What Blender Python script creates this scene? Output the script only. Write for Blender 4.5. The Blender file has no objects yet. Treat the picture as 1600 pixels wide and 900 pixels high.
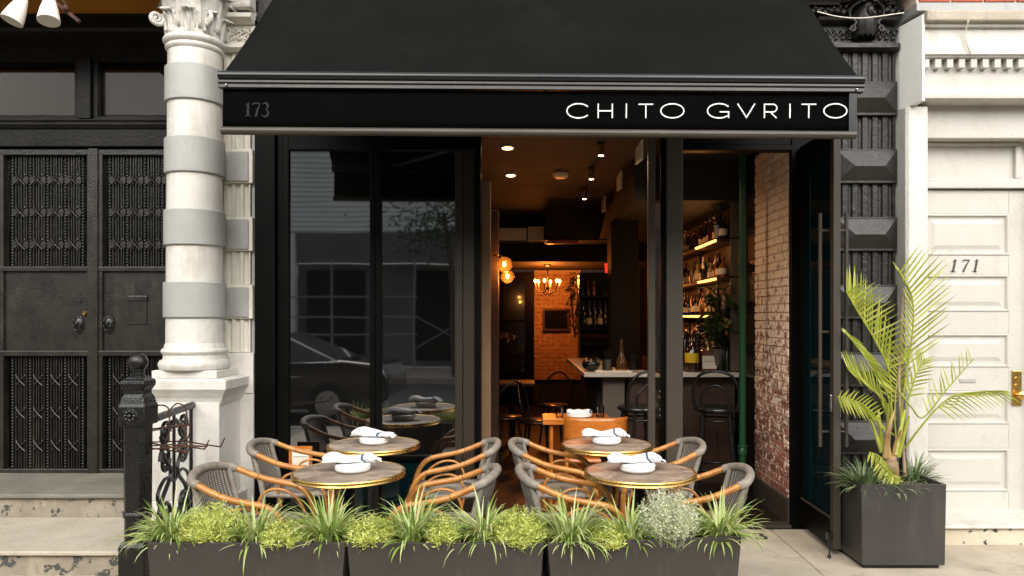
import bpy, math, random
from mathutils import Vector, Matrix
random.seed(7)
R = math.radians
sc = bpy.context.scene
col = sc.collection

# ------------------------------------------------------------------ camera
CZ = 1.56                       # eye height
cam_d = bpy.data.cameras.new('camera')
cam = bpy.data.objects.new('camera', cam_d); col.objects.link(cam)
cam.location = (0, 0, CZ); cam.rotation_euler = (R(90), 0, 0)
cam_d.sensor_width = 36; cam_d.lens = 1133 / 1600 * 36
cam_d.shift_x = -26 / 1600; cam_d.shift_y = 45 / 1600
cam_d.clip_end = 2000
sc.camera = cam
# ------------------------------------------------------------------ daylight
SUN_EL, SUN_AZ = 38, -27       # degrees; azimuth measured from straight behind the camera towards the left
w = bpy.data.worlds.new('World'); sc.world = w; w.use_nodes = True
nt = w.node_tree; bg = nt.nodes['Background']
sky = nt.nodes.new('ShaderNodeTexSky'); sky.sky_type = 'NISHITA'; sky.sun_disc = False
sky.sun_elevation = R(SUN_EL); sky.sun_rotation = R(180 + SUN_AZ)
sky.air_density = 1.0; sky.dust_density = 4.0; sky.ozone_density = 0.6
hs = nt.nodes.new('ShaderNodeHueSaturation'); hs.inputs['Saturation'].default_value = 0.3
nt.links.new(sky.outputs[0], hs.inputs['Color']); nt.links.new(hs.outputs[0], bg.inputs[0])
bg.inputs[1].default_value = 0.15
sd = bpy.data.lights.new('sun', 'SUN'); sun = bpy.data.objects.new('sun', sd); col.objects.link(sun)
sd.energy = 1.5; sd.angle = R(40); sd.color = (1, .95, .87)
_e, _a = R(SUN_EL), R(SUN_AZ)
_to = Vector((math.sin(_a) * math.cos(_e), -math.cos(_a) * math.cos(_e), math.sin(_e)))
sun.rotation_euler = (-_to).to_track_quat('-Z', 'Y').to_euler()
sc.view_settings.view_transform = 'Standard'; sc.view_settings.look = 'None'
sc.view_settings.exposure = 0.92; sc.view_settings.gamma = 1
sc.cycles.max_bounces = 8; sc.cycles.diffuse_bounces = 4; sc.cycles.glossy_bounces = 4
sc.cycles.transmission_bounces = 6; sc.cycles.transparent_max_bounces = 12
sc.cycles.sample_clamp_indirect = 4; sc.cycles.caustics_reflective = False; sc.cycles.caustics_refractive = False
try:
    sc.cycles.use_denoising = True
except Exception:
    pass

# ------------------------------------------------------------------ helpers
def W(px, py, D):
    """survey helper: the point at depth D that was measured at a pixel of the photograph"""
    return Vector(((px - 826) * D / 1133, D, CZ - (py - 495) * D / 1133))
def X(px, D): return (px - 826) * D / 1133
def Z(py, D): return CZ - (py - 495) * D / 1133

def org(o):
    p = Vector((0, 0, 0))
    while o is not None:
        p += o.location; o = o.parent
    return p

class MB:
    def __init__(s): s.v = []; s.f = []
    def add(s, vs, fs):
        n = len(s.v); s.v += [tuple(p) for p in vs]; s.f += [tuple(i + n for i in f) for f in fs]; return s
    def box(s, x0, x1, y0, y1, z0, z1):
        if x0 > x1: x0, x1 = x1, x0
        if y0 > y1: y0, y1 = y1, y0
        if z0 > z1: z0, z1 = z1, z0
        return s.add([(x0,y0,z0),(x1,y0,z0),(x1,y1,z0),(x0,y1,z0),(x0,y0,z1),(x1,y0,z1),(x1,y1,z1),(x0,y1,z1)],
                     [(0,3,2,1),(4,5,6,7),(0,1,5,4),(1,2,6,5),(2,3,7,6),(3,0,4,7)])
    def prz(s, poly, z0, z1):          # plan polygon (x,y), counter-clockwise, extruded in z
        n = len(poly)
        vs = [(x, y, z0) for x, y in poly] + [(x, y, z1) for x, y in poly]
        fs = [tuple(range(n - 1, -1, -1)), tuple(range(n, 2 * n))] + [(i, (i + 1) % n, n + (i + 1) % n, n + i) for i in range(n)]
        return s.add(vs, fs)
    def prx(s, poly, x0, x1):          # section (y,z) extruded along x
        n = len(poly)
        vs = [(x0, y, z) for y, z in poly] + [(x1, y, z) for y, z in poly]
        fs = [tuple(range(n - 1, -1, -1)), tuple(range(n, 2 * n))] + [(i, (i + 1) % n, n + (i + 1) % n, n + i) for i in range(n)]
        return s.add(vs, fs)
    def pry(s, poly, y0, y1):          # outline (x,z) extruded along y
        n = len(poly)
        vs = [(x, y0, z) for x, z in poly] + [(x, y1, z) for x, z in poly]
        fs = [tuple(range(n)), tuple(range(2 * n - 1, n - 1, -1))] + [((i + 1) % n, i, n + i, n + (i + 1) % n) for i in range(n)]
        return s.add(vs, fs)
    def lathe(s, c, prof, seg=24, squash=1.0, caps=True):
        cx, cy, cz = c; n = len(prof); vs = []; fs = []
        for r, z in prof:
            for k in range(seg):
                a = 2 * math.pi * k / seg
                vs.append((cx + r * math.cos(a), cy + r * squash * math.sin(a), cz + z))
        for i in range(n - 1):
            for k in range(seg):
                k2 = (k + 1) % seg
                fs.append((i * seg + k, i * seg + k2, (i + 1) * seg + k2, (i + 1) * seg + k))
        if caps and prof[0][0] > 1e-5: fs.append(tuple(range(seg - 1, -1, -1)))
        if caps and prof[-1][0] > 1e-5: fs.append(tuple((n - 1) * seg + k for k in range(seg)))
        return s.add(vs, fs)
    def ball(s, c, r, seg=12, rings=7, sx=1, sz=1):
        prof = [(max(1e-6, r * sx * math.sin(math.pi * i / rings)), -r * sz * math.cos(math.pi * i / rings)) for i in range(rings + 1)]
        return s.lathe(c, prof, seg)
    def tube(s, pts, r, seg=8, closed=False, flat=1.0):
        pts = [Vector(p) for p in pts]; n = len(pts)
        rs = r if isinstance(r, (list, tuple)) else [r] * n
        vs = []; fs = []; up = None
        for i, p in enumerate(pts):
            a = pts[i - 1] if i > 0 else (pts[-1] if closed else p)
            b = pts[(i + 1) % n] if (i < n - 1 or closed) else p
            t = (b - a)
            t = t.normalized() if t.length > 1e-9 else Vector((0, 0, 1))
            if up is None:
                up = Vector((0, 0, 1)) if abs(t.z) < .9 else Vector((0, 1, 0))
            u = (up - t * up.dot(t))
            u = u.normalized() if u.length > 1e-6 else t.orthogonal().normalized()
            up = u; v = t.cross(u)
            for k in range(seg):
                an = 2 * math.pi * k / seg
                vs.append(p + (u * math.cos(an) * flat + v * math.sin(an)) * rs[i])
        m = n if closed else n - 1
        for i in range(m):
            j = (i + 1) % n
            for k in range(seg):
                k2 = (k + 1) % seg
                fs.append((i * seg + k, i * seg + k2, j * seg + k2, j * seg + k))
        if not closed:
            fs.append(tuple(range(seg - 1, -1, -1))); fs.append(tuple((n - 1) * seg + k for k in range(seg)))
        return s.add(vs, fs)
    def grid(s, rows, thick=None):     # rows of points -> sheet (with thickness along y when given)
        n, m = len(rows), len(rows[0]); vs = [p for r in rows for p in r]
        fs = [(i * m + j, i * m + j + 1, (i + 1) * m + j + 1, (i + 1) * m + j) for i in range(n - 1) for j in range(m - 1)]
        return s.add(vs, fs)
    def build(s, name, mat, parent=None, smooth=None, bevel=0, origin=None, kind=None, solid=0, subs=0, seg=2):
        me = bpy.data.meshes.new(name)
        if parent is not None: o3 = org(parent)
        elif origin is not None: o3 = Vector(origin)
        else:
            xs = [p[0] for p in s.v]; ys = [p[1] for p in s.v]; zs = [p[2] for p in s.v]
            o3 = Vector(((min(xs) + max(xs)) / 2, (min(ys) + max(ys)) / 2, min(zs)))
        me.from_pydata([(p[0] - o3.x, p[1] - o3.y, p[2] - o3.z) for p in s.v], [], s.f)
        me.update(); me.materials.append(mat)
        ob = bpy.data.objects.new(name, me); col.objects.link(ob)
        if parent is not None: ob.parent = parent
        else: ob.location = o3
        if smooth is not None:
            me.polygons.foreach_set('use_smooth', [True] * len(me.polygons))
            if smooth < 180:
                try: me.set_sharp_from_angle(angle=R(smooth))
                except Exception: pass
        if solid:
            md = ob.modifiers.new('solid', 'SOLIDIFY'); md.thickness = solid; md.offset = 0
        if subs:
            md = ob.modifiers.new('subs', 'SUBSURF'); md.levels = subs; md.render_levels = subs
        if bevel:
            md = ob.modifiers.new('bevel', 'BEVEL'); md.width = bevel; md.segments = seg; md.limit_method = 'ANGLE'; md.angle_limit = R(35)
        if kind: ob['kind'] = kind
        return ob

def tag(o, label, cat, group=None):
    o['label'] = label; o['category'] = cat
    if group: o['group'] = group
    return o
def thing(name, label, cat, loc=(0, 0, 0), group=None):
    o = bpy.data.objects.new(name, None); col.objects.link(o); o.location = loc; o.empty_display_size = .1
    return tag(o, label, cat, group)
def kids(o): return [c for c in bpy.data.objects if c.parent == o]
def dup(o, parent=None, label=None, loc=None, rz=None):
    c = o.copy(); col.objects.link(c); c.parent = parent
    for ch in o.children: dup(ch, c)
    if label: c['label'] = label
    if loc is not None: c.location = loc
    if rz is not None: c.rotation_euler = (0, 0, rz)
    return c
def inst(src, parent, loc, rot=(0, 0, 0), scale=(1, 1, 1)):   # another piece that shares src's mesh
    c = bpy.data.objects.new(src.name.split('.')[0], src.data); col.objects.link(c)
    c.parent = parent; c.location = loc; c.rotation_euler = rot; c.scale = scale
    return c
def smoothpath(pts, n=6):
    """Catmull-Rom through pts"""
    P = [Vector(p) for p in pts]; out = []
    for i in range(len(P) - 1):
        a = P[i - 1] if i > 0 else P[i] * 2 - P[i + 1]
        b, c = P[i], P[i + 1]
        d = P[i + 2] if i + 2 < len(P) else c * 2 - b
        for k in range(n):
            t = k / n
            out.append(.5 * ((2 * b) + (c - a) * t + (2 * a - 5 * b + 4 * c - d) * t * t + (3 * b - a - 3 * c + d) * t ** 3))
    out.append(P[-1]); return out

# ------------------------------------------------------------------ materials
def nodes_of(name):
    m = bpy.data.materials.new(name); m.use_nodes = True
    t = m.node_tree; b = t.nodes['Principled BSDF']
    return m, t, b
def N(t, kind, **kw):
    n = t.nodes.new(kind)
    for k, v in kw.items():
        if k.startswith('_'): setattr(n, k[1:], v)
        else: n.inputs[k.replace('_', ' ')].default_value = v
    return n
def rgba(c): return (c[0], c[1], c[2], 1)
def noise(t, scale, detail=5, rough=.6, coord='Object', stretch=None):
    tc = t.nodes.new('ShaderNodeTexCoord'); n = N(t, 'ShaderNodeTexNoise', Scale=scale, Detail=detail, Roughness=rough)
    src = tc.outputs[coord]
    if stretch:
        mp = t.nodes.new('ShaderNodeMapping'); mp.inputs['Scale'].default_value = stretch
        t.links.new(src, mp.inputs[0]); src = mp.outputs[0]
    t.links.new(src, n.inputs['Vector']); return n
def ramp(t, src, stops):
    r = t.nodes.new('ShaderNodeValToRGB'); e = r.color_ramp.elements
    while len(e) < len(stops): e.new(.5)
    for el, (p, c) in zip(e, stops):
        el.position = p; el.color = rgba(c) if len(c) == 3 else c
    t.links.new(src, r.inputs[0]); return r
def mix(t, fac, a, b, mode='MIX'):
    m = t.nodes.new('ShaderNodeMix'); m.data_type = 'RGBA'; m.blend_type = mode
    for sock, val in ((m.inputs[0], fac), (m.inputs[6], a), (m.inputs[7], b)):
        if hasattr(val, 'links') or hasattr(val, 'is_linked'): t.links.new(val, sock)
        else: sock.default_value = val if isinstance(val, (int, float)) else rgba(val)
    return m.outputs[2]
def pm(name, c1, c2=None, rough=.6, metal=0, scale=6, bump=.0, bscale=60, chip=None, rvar=.1, spec=.5, coat=0, stretch=None, stain=None):
    """paint / stone / metal: two noise-mixed tones, fine relief, optional chips (colour, share, scale) and stains"""
    m, t, b = nodes_of(name)
    c2 = c2 or tuple(x * .8 for x in c1)
    n = noise(t, scale, 6, .6, stretch=stretch)
    r = ramp(t, n.outputs[0], [(.35, c1), (.68, c2)]); out = r.outputs[0]
    if stain:
        n3 = noise(t, stain[2], 8, .7, stretch=(1, 1, .35)); r3 = ramp(t, n3.outputs[0], [(stain[1] - .06, (0, 0, 0)), (stain[1] + .12, (1, 1, 1))])
        out = mix(t, r3.outputs[0], out, stain[0])
    hgt = None
    if chip:
        n2 = noise(t, chip[2], 8, .65); r2 = ramp(t, n2.outputs[0], [(chip[1], (0, 0, 0)), (chip[1] + .015, (1, 1, 1))])
        out = mix(t, r2.outputs[0], out, chip[0]); hgt = r2.outputs[0]
    t.links.new(out, b.inputs['Base Color'])
    b.inputs['Metallic'].default_value = metal; b.inputs['Specular IOR Level'].default_value = spec
    b.inputs['Coat Weight'].default_value = coat
    nr = noise(t, scale * 3, 4); mr = N(t, 'ShaderNodeMapRange'); mr.inputs['To Min'].default_value = max(.03, rough - rvar); mr.inputs['To Max'].default_value = min(1, rough + rvar)
    t.links.new(nr.outputs[0], mr.inputs[0]); t.links.new(mr.outputs[0], b.inputs['Roughness'])
    if bump:
        nb = noise(t, bscale, 6, .6); bp = N(t, 'ShaderNodeBump', Strength=bump, Distance=.01)
        src = nb.outputs[0]
        if hgt is not None:
            ma = t.nodes.new('ShaderNodeMath'); ma.operation = 'MULTIPLY_ADD'; ma.inputs[1].default_value = -.5
            t.links.new(hgt, ma.inputs[0]); t.links.new(src, ma.inputs[2]); src = ma.outputs[0]
        t.links.new(src, bp.inputs['Height']); t.links.new(bp.outputs[0], b.inputs['Normal'])
    return m
def glassy(name, tint=(.9, .93, .93), ior=1.9, rough=.0, body=None, amount=None):
    m, t, b = nodes_of(name); t.nodes.remove(b); out = t.nodes['Material Output']
    tr = N(t, 'ShaderNodeBsdfTransparent', Color=rgba(tint)); gl = N(t, 'ShaderNodeBsdfGlossy', Roughness=rough)
    fr = N(t, 'ShaderNodeFresnel', IOR=ior); mx = t.nodes.new('ShaderNodeMixShader')
    t.links.new(fr.outputs[0], mx.inputs[0]); t.links.new(tr.outputs[0], mx.inputs[1]); t.links.new(gl.outputs[0], mx.inputs[2])
    nb = noise(t, .9, 2); bp = N(t, 'ShaderNodeBump', Strength=.004, Distance=.3); t.links.new(nb.outputs[0], bp.inputs['Height'])
    t.links.new(bp.outputs[0], gl.inputs['Normal'])
    if body:
        bd = N(t, 'ShaderNodeBsdfTranslucent', Color=rgba(body)); df = N(t, 'ShaderNodeBsdfDiffuse', Color=rgba(body)); ad = t.nodes.new('ShaderNodeMixShader'); ad.inputs[0].default_value = .5
        t.links.new(bd.outputs[0], ad.inputs[1]); t.links.new(df.outputs[0], ad.inputs[2])
        m2 = t.nodes.new('ShaderNodeMixShader'); m2.inputs[0].default_value = amount
        t.links.new(tr.outputs[0], m2.inputs[1]); t.links.new(ad.outputs[0], m2.inputs[2]); t.links.new(m2.outputs[0], mx.inputs[1])
    t.links.new(mx.outputs[0], out.inputs[0]); return m
def emit(name, c, s):
    m, t, b = nodes_of(name); b.inputs['Base Color'].default_value = rgba(c)
    b.inputs['Emission Color'].default_value = rgba(c); b.inputs['Emission Strength'].default_value = s; return m
def leafm(name, cs, rough=.45, trans=.3):
    m, t, b = nodes_of(name); out = t.nodes['Material Output']
    g = t.nodes.new('ShaderNodeNewGeometry'); r = ramp(t, g.outputs['Random Per Island'], [(i / (len(cs) - 1), c) for i, c in enumerate(cs)])
    n = noise(t, 30, 3); cc = mix(t, .25, r.outputs[0], n.outputs[1], 'OVERLAY')
    t.links.new(cc, b.inputs['Base Color']); b.inputs['Roughness'].default_value = rough
    tl = t.nodes.new('ShaderNodeBsdfTranslucent'); t.links.new(cc, tl.inputs[0])
    mx = t.nodes.new('ShaderNodeMixShader'); mx.inputs[0].default_value = trans
    t.links.new(b.outputs[0], mx.inputs[1]); t.links.new(tl.outputs[0], mx.inputs[2]); t.links.new(mx.outputs[0], out.inputs[0]); return m

M = {}
M['white_paint'] = pm('white_paint', (.60, .585, .54), (.56, .54, .49), .5, scale=3, bump=.4, bscale=25, stain=((.42, .39, .325), .58, 5))
M['door_white'] = pm('door_white', (.50, .482, .44), (.465, .445, .40), .5, scale=2.5, bump=.3, bscale=45, stain=((.40, .375, .32), .60, 3.5))
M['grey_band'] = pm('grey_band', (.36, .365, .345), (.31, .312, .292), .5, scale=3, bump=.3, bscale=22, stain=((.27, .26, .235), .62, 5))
M['grey_panel'] = pm('grey_panel', (.36, .36, .34), (.29, .285, .265), .55, scale=5, bump=.4, bscale=18, stain=((.52, .49, .42), .64, 8))
M['cream_stone'] = pm('cream_stone', (.66, .64, .56), (.56, .53, .45), .6, scale=5, bump=.3, bscale=40, stain=((.4, .37, .3), .64, 5))
M['capital'] = pm('capital', (.60, .58, .53), (.45, .43, .38), .6, scale=14, bump=.6, bscale=40, stain=((.30, .27, .22), .62, 16), chip=((.42, .24, .07), .76, 18))
M['dark_stone'] = pm('dark_stone', (.006, .0054, .004), (.018, .016, .012), .42, scale=8, bump=.5, bscale=30, stain=((.12, .115, .10), .66, 14), chip=((.2, .19, .17), .73, 40))
M['dark_block'] = pm('dark_block', (.009, .0083, .0065), (.018, .0165, .0135), .45, scale=7, bump=.4, bscale=35, stain=((.10, .10, .09), .7, 9), chip=((.3, .29, .26), .8, 14))
M['black_frame'] = pm('black_frame', (.0014, .0014, .0013), (.0025, .0025, .0022), .4, scale=3, bump=.04, bscale=90, spec=.09)
M['brown_black'] = pm('brown_black', (.020, .0145, .009), (.026, .019, .012), .5, scale=2, bump=.04, spec=.3)
M['grey_steel'] = pm('grey_steel', (.042, .034, .025), (.050, .040, .030), .5, scale=3, bump=.04, spec=.3)
M['iron'] = pm('iron', (.003, .003, .0027), (.008, .0078, .007), .3, scale=9, bump=.45, bscale=70, rvar=.14, chip=((.16, .15, .13), .74, 50))
M['iron_door'] = pm('iron_door', (.010, .0092, .007), (.024, .022, .017), .32, spec=.5, scale=5, bump=.25, bscale=60, rvar=.12, stain=((.05, .044, .035), .62, 5), chip=((.16, .15, .12), .79, 40))
M['black_wood'] = pm('black_wood', (.004, .004, .0035), (.011, .010, .008), .36, spec=.22, scale=6, bump=.2, bscale=40)
M['canvas'] = pm('canvas', (.0032, .0034, .0029), (.0048, .0049, .0043), .85, scale=1.2, bump=.25, bscale=350, stain=((.0068, .0068, .006), .60, 2.2), spec=.08)
M['valance'] = pm('valance', (.0012, .0012, .0012), (.0018, .0018, .0018), .9, scale=2, bump=.2, bscale=300, spec=.04)
M['awning_bar'] = pm('awning_bar', (.006, .0065, .007), (.010, .0105, .011), .3, scale=4, stretch=(.2, 1, 1), bump=.03)
M['awning_rail'] = pm('awning_rail', (.007, .0055, .004), (.016, .012, .008), .42, scale=9, stretch=(.3, 1, 1), bump=.1)
M['weathered_bar'] = pm('weathered_bar', (.050, .043, .031), (.033, .028, .021), .45, scale=7, stretch=(.3, 1, 1), bump=.1, chip=((.2, .18, .13), .73, 30))
M['sign_white'] = pm('sign_white', (.8, .8, .78), (.75, .75, .73), .5)
M['sign_grey'] = pm('sign_grey', (.024, .024, .023), (.019, .019, .018), .6, spec=.1)
M['number_black'] = pm('number_black', (.03, .03, .03), (.08, .075, .065), .5, scale=60, chip=((.4, .38, .32), .62, 90))
M['rattan'] = pm('rattan', (.50, .222, .048), (.34, .122, .02), .34, scale=14, bump=.12, bscale=60, coat=.25, rvar=.14, stain=((.18, .07, .02), .68, 12))
M['brass'] = pm('brass', (.78, .52, .17), (.56, .33, .09), .28, metal=1, scale=9, bump=.1)
M['marble'] = None
M['china'] = pm('china', (.84, .84, .83), (.8, .8, .79), .18, scale=3)
M['planter'] = pm('planter', (.032, .027, .023), (.040, .034, .030), .5, scale=2.5, bump=.08, bscale=200, stain=((.065, .058, .050), .60, 5))
M['planter_big'] = pm('planter_big', (.031, .029, .0255), (.041, .039, .035), .42, scale=2, bump=.08, bscale=200, stain=((.062, .058, .051), .60, 5))
M['soil'] = pm('soil', (.05, .03, .018), (.02, .012, .008), .95, scale=30, bump=1, bscale=80)
M['concrete'] = pm('concrete', (.46, .40, .31), (.36, .31, .235), .8, scale=3.5, bump=.45, bscale=55, stain=((.25, .21, .16), .60, 5), chip=((.12, .10, .08), .77, 30))
M['step_stone'] = pm('step_stone', (.45, .40, .32), (.36, .315, .245), .8, scale=3, bump=.6, bscale=30, stain=((.23, .20, .155), .62, 5))
M['step_riser'] = pm('step_riser', (.30, .26, .20), (.21, .18, .135), .75, scale=5, bump=.8, bscale=18, chip=((.06, .062, .053), .575, 12), stain=((.42, .36, .26), .6, 4))
M['riser_white'] = pm('riser_white', (.60, .54, .43), (.50, .44, .33), .7, scale=4, bump=.6, bscale=30, chip=((.05, .048, .04), .575, 13))
M['threshold'] = pm('threshold', (.13, .125, .10), (.2, .185, .15), .7, scale=4, bump=.5, bscale=30)
M['shade_lifted_white'] = pm('shade_lifted_white', (.82, .81, .77), (.78, .77, .72), .5, bump=.3, bscale=20)  # white paint lightened so the shaded corner board looks lit
M['asphalt'] = pm('asphalt', (.09, .088, .085), (.06, .06, .058), .9, scale=3, bump=.8, bscale=120)
M['floor_brown'] = pm('floor_brown', (.016, .007, .004), (.010, .0045, .003), .45, scale=4, bump=.1)
M['dark_wall'] = pm('dark_wall', (.012, .011, .010), (.017, .015, .013), .7, scale=2)
M['ceiling'] = pm('ceiling', (.05, .036, .028), (.04, .029, .022), .8, scale=.8)
M['taupe_dark'] = pm('taupe_dark', (.009, .007, .0055), (.007, .005, .004), .6, spec=.2)
M['partition'] = pm('partition', (.22, .13, .065), (.18, .10, .05), .6)  # taupe turned brown: warm lamplight put into the colour
M['tan_reflection'] = pm('tan_reflection', (.60, .42, .28), (.03, .02, .014), .8, scale=2.6, stretch=(1, 1, .5))  # tan and dark patches: reflections in the door glass, painted as colour
M['hall'] = pm('hall', (.42, .33, .23), (.30, .23, .16), .7, scale=1.5)
M['taupe'] = pm('taupe', (.15, .115, .085), (.12, .09, .065), .5, scale=2)
M['bar_wood'] = pm('bar_wood', (.075, .038, .022), (.045, .022, .013), .45, scale=3, stretch=(1, 1, 6), bump=.15)
M['bar_top'] = pm('bar_top', (.62, .58, .50), (.55, .50, .42), .25, scale=4)
M['orange_wood'] = pm('orange_wood', (.50, .155, .02), (.38, .10, .012), .3, scale=4, stretch=(1, 8, 8), coat=.4)
M['bent_black'] = pm('bent_black', (.008, .008, .008), (.012, .012, .011), .25, scale=4)
M['green_pipe'] = pm('green_pipe', (.005, .060, .020), (.004, .045, .016), .35, scale=5, bump=.1)
M['duct'] = pm('duct', (.8, .76, .7), (.7, .66, .6), .5, metal=.4, scale=6)
M['amber_paint'] = pm('amber_paint', (.50, .20, .018), (.42, .16, .015), .5, scale=3, stretch=(.3, 1, 1))
M['lamp_white'] = pm('lamp_white', (.80, .76, .68), (.76, .72, .64), .4, scale=3)
M['rust'] = pm('rust', (.09, .03, .012), (.03, .012, .008), .7, scale=20, bump=.4)
M['brick_red'] = pm('brick_red', (.42, .105, .055), (.32, .075, .04), .8, scale=4, bump=.5)
M['steel'] = pm('steel', (.6, .6, .6), (.5, .5, .5), .25, metal=1)
M['paper'] = pm('paper', (.75, .70, .60), (.70, .65, .55), .7)
M['print_grey'] = pm('print_grey', (.25, .23, .2), (.3, .28, .24), .7)
M['siding'] = pm('siding', (.78, .79, .77), (.70, .71, .69), .6, scale=1)
M['opposite_grey'] = pm('opposite_grey', (.16, .16, .155), (.09, .09, .088), .8, scale=.7)
M['rail_dull'] = pm('rail_dull', (.30, .30, .29), (.22, .22, .21), .6)
M['car_paint'] = pm('car_paint', (.006, .006, .007), (.008, .008, .009), .12, scale=1, coat=1)
M['rubber'] = pm('rubber', (.012, .012, .012), (.02, .02, .02), .8)
M['bark'] = pm('bark', (.12, .085, .055), (.07, .05, .03), .9, scale=12, bump=1, bscale=30)
M['palm_bark'] = pm('palm_bark', (.30, .20, .11), (.17, .10, .05), .7, scale=9, bump=.6, bscale=30, stretch=(1, 1, .4))
M['sheath'] = pm('sheath', (.36, .25, .08), (.16, .075, .03), .6, scale=18, stretch=(1, 1, .3))
M['stake'] = pm('stake', (.42, .30, .20), (.30, .20, .12), .7, scale=14, stretch=(1, 1, .2))
M['leaf_grass'] = leafm('leaf_grass', [(.15, .23, .035), (.28, .38, .08), (.40, .50, .15), (.56, .64, .30), (.52, .50, .24)])
M['leaf_lime'] = leafm('leaf_lime', [(.40, .46, .08), (.58, .63, .15), (.74, .76, .28)])
M['leaf_silver'] = leafm('leaf_silver', [(.42, .47, .27), (.60, .63, .44), (.76, .77, .58)])
M['leaf_palm'] = leafm('leaf_palm', [(.27, .31, .035), (.42, .46, .06), (.60, .61, .17)], .35)
M['leaf_dark'] = leafm('leaf_dark', [(.02, .045, .012), (.035, .075, .02), (.06, .11, .03)], .35, .2)
M['leaf_mondo'] = leafm('leaf_mondo', [(.08, .13, .045), (.16, .23, .09), (.38, .45, .26)])
M['leaf_tree'] = leafm('leaf_tree', [(.04, .07, .02), (.07, .11, .03)])
M['flower'] = leafm('flower', [(.6, .3, .3), (.75, .6, .55)])
M['glass_front'] = glassy('glass_front', (.13, .14, .14), 3.3, rough=.025, body=(.5, .5, .48), amount=.016)
M['glass_door'] = glassy('glass_door', (.20, .42, .46), 1.9, body=(.005, .040, .052), amount=.5)
M['glass_clear'] = glassy('glass_clear', (.93, .95, .95), 1.45)
M['glass_dim'] = glassy('glass_dim', (.8, .72, .62), 1.5, .0)
M['globe_glass'] = glassy('globe_glass', (.95, .82, .6), 1.3, body=(.8, .45, .16), amount=.09)
M['bulb_warm'] = emit('bulb_warm', (1, .50, .14), 22)
M['bulb_amber'] = emit('bulb_amber', (1, .36, .06), 20)
M['led'] = emit('led', (1, .36, .06), 4)
M['spot_face'] = emit('spot_face', (1, .72, .38), 7)
M['red_glow'] = emit('red_glow', (.9, .02, .01), 1.2)
M['ember'] = emit('ember', (1, .3, .05), 2)

def marble():
    m, t, b = nodes_of('marble')
    n = noise(t, 4, 5, .55, stretch=(1, 1.7, 1)); v = noise(t, 2.2, 4, .55)
    base = ramp(t, n.outputs[0], [(.3, (.12, .082, .055)), (.5, (.225, .17, .125)), (.7, (.40, .325, .255))])
    vein = ramp(t, v.outputs[0], [(.485, (0, 0, 0)), (.50, (.7, .7, .7)), (.515, (0, 0, 0))])
    t.links.new(mix(t, vein.outputs[0], base.outputs[0], (.46, .36, .28)), b.inputs['Base Color'])
    b.inputs['Roughness'].default_value = .4; return m
M['marble'] = marble()
def weave():
    m, t, b = nodes_of('cord_weave')
    tc = t.nodes.new('ShaderNodeTexCoord')
    w1 = N(t, 'ShaderNodeTexWave', Scale=32, Distortion=.6, Detail=1); w1.bands_direction = 'Z'
    w2 = N(t, 'ShaderNodeTexWave', Scale=14, Distortion=.4, Detail=1); w2.bands_direction = 'Y'
    for x in (w1, w2): t.links.new(tc.outputs['Object'], x.inputs['Vector'])
    mu = t.nodes.new('ShaderNodeMath'); mu.operation = 'MULTIPLY'; t.links.new(w1.outputs[1], mu.inputs[0]); t.links.new(w2.outputs[1], mu.inputs[1])
    r = ramp(t, mu.outputs[0], [(.0, (.05, .043, .035)), (.25, (.22, .195, .165)), (.8, (.40, .365, .31))])
    t.links.new(r.outputs[0], b.inputs['Base Color']); b.inputs['Roughness'].default_value = .6
    bp = N(t, 'ShaderNodeBump', Strength=.8, Distance=.004); t.links.new(mu.outputs[0], bp.inputs['Height']); t.links.new(bp.outputs[0], b.inputs['Normal'])
    return m
M['weave'] = weave()
M['cord'] = pm('cord', (.27, .235, .195), (.17, .148, .12), .6, scale=20, bump=.5, bscale=150)
def napkin_mat():
    m, t, b = nodes_of('napkin_cloth')
    tc = t.nodes.new('ShaderNodeTexCoord'); sp = t.nodes.new('ShaderNodeSeparateXYZ'); mp = N(t, 'ShaderNodeMapping')
    mp.inputs['Rotation'].default_value = (0, R(35), R(25))
    t.links.new(tc.outputs['Object'], mp.inputs[0]); t.links.new(mp.outputs[0], sp.inputs[0])
    r = ramp(t, sp.outputs[0], [(.080, (.8, .8, .79)), (.082, (.05, .08, .13)), (.090, (.05, .08, .13)), (.092, (.8, .8, .79)), (.100, (.8, .8, .79)), (.101, (.16, .2, .27)), (.104, (.16, .2, .27)), (.105, (.8, .8, .79))])
    r.color_ramp.interpolation = 'LINEAR'
    t.links.new(r.outputs[0], b.inputs['Base Color']); b.inputs['Roughness'].default_value = .85
    nb = noise(t, 45, 4); bp = N(t, 'ShaderNodeBump', Strength=.35, Distance=.01); t.links.new(nb.outputs[0], bp.inputs['Height']); t.links.new(bp.outputs[0], b.inputs['Normal'])
    return m
M['napkin'] = napkin_mat()
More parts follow.
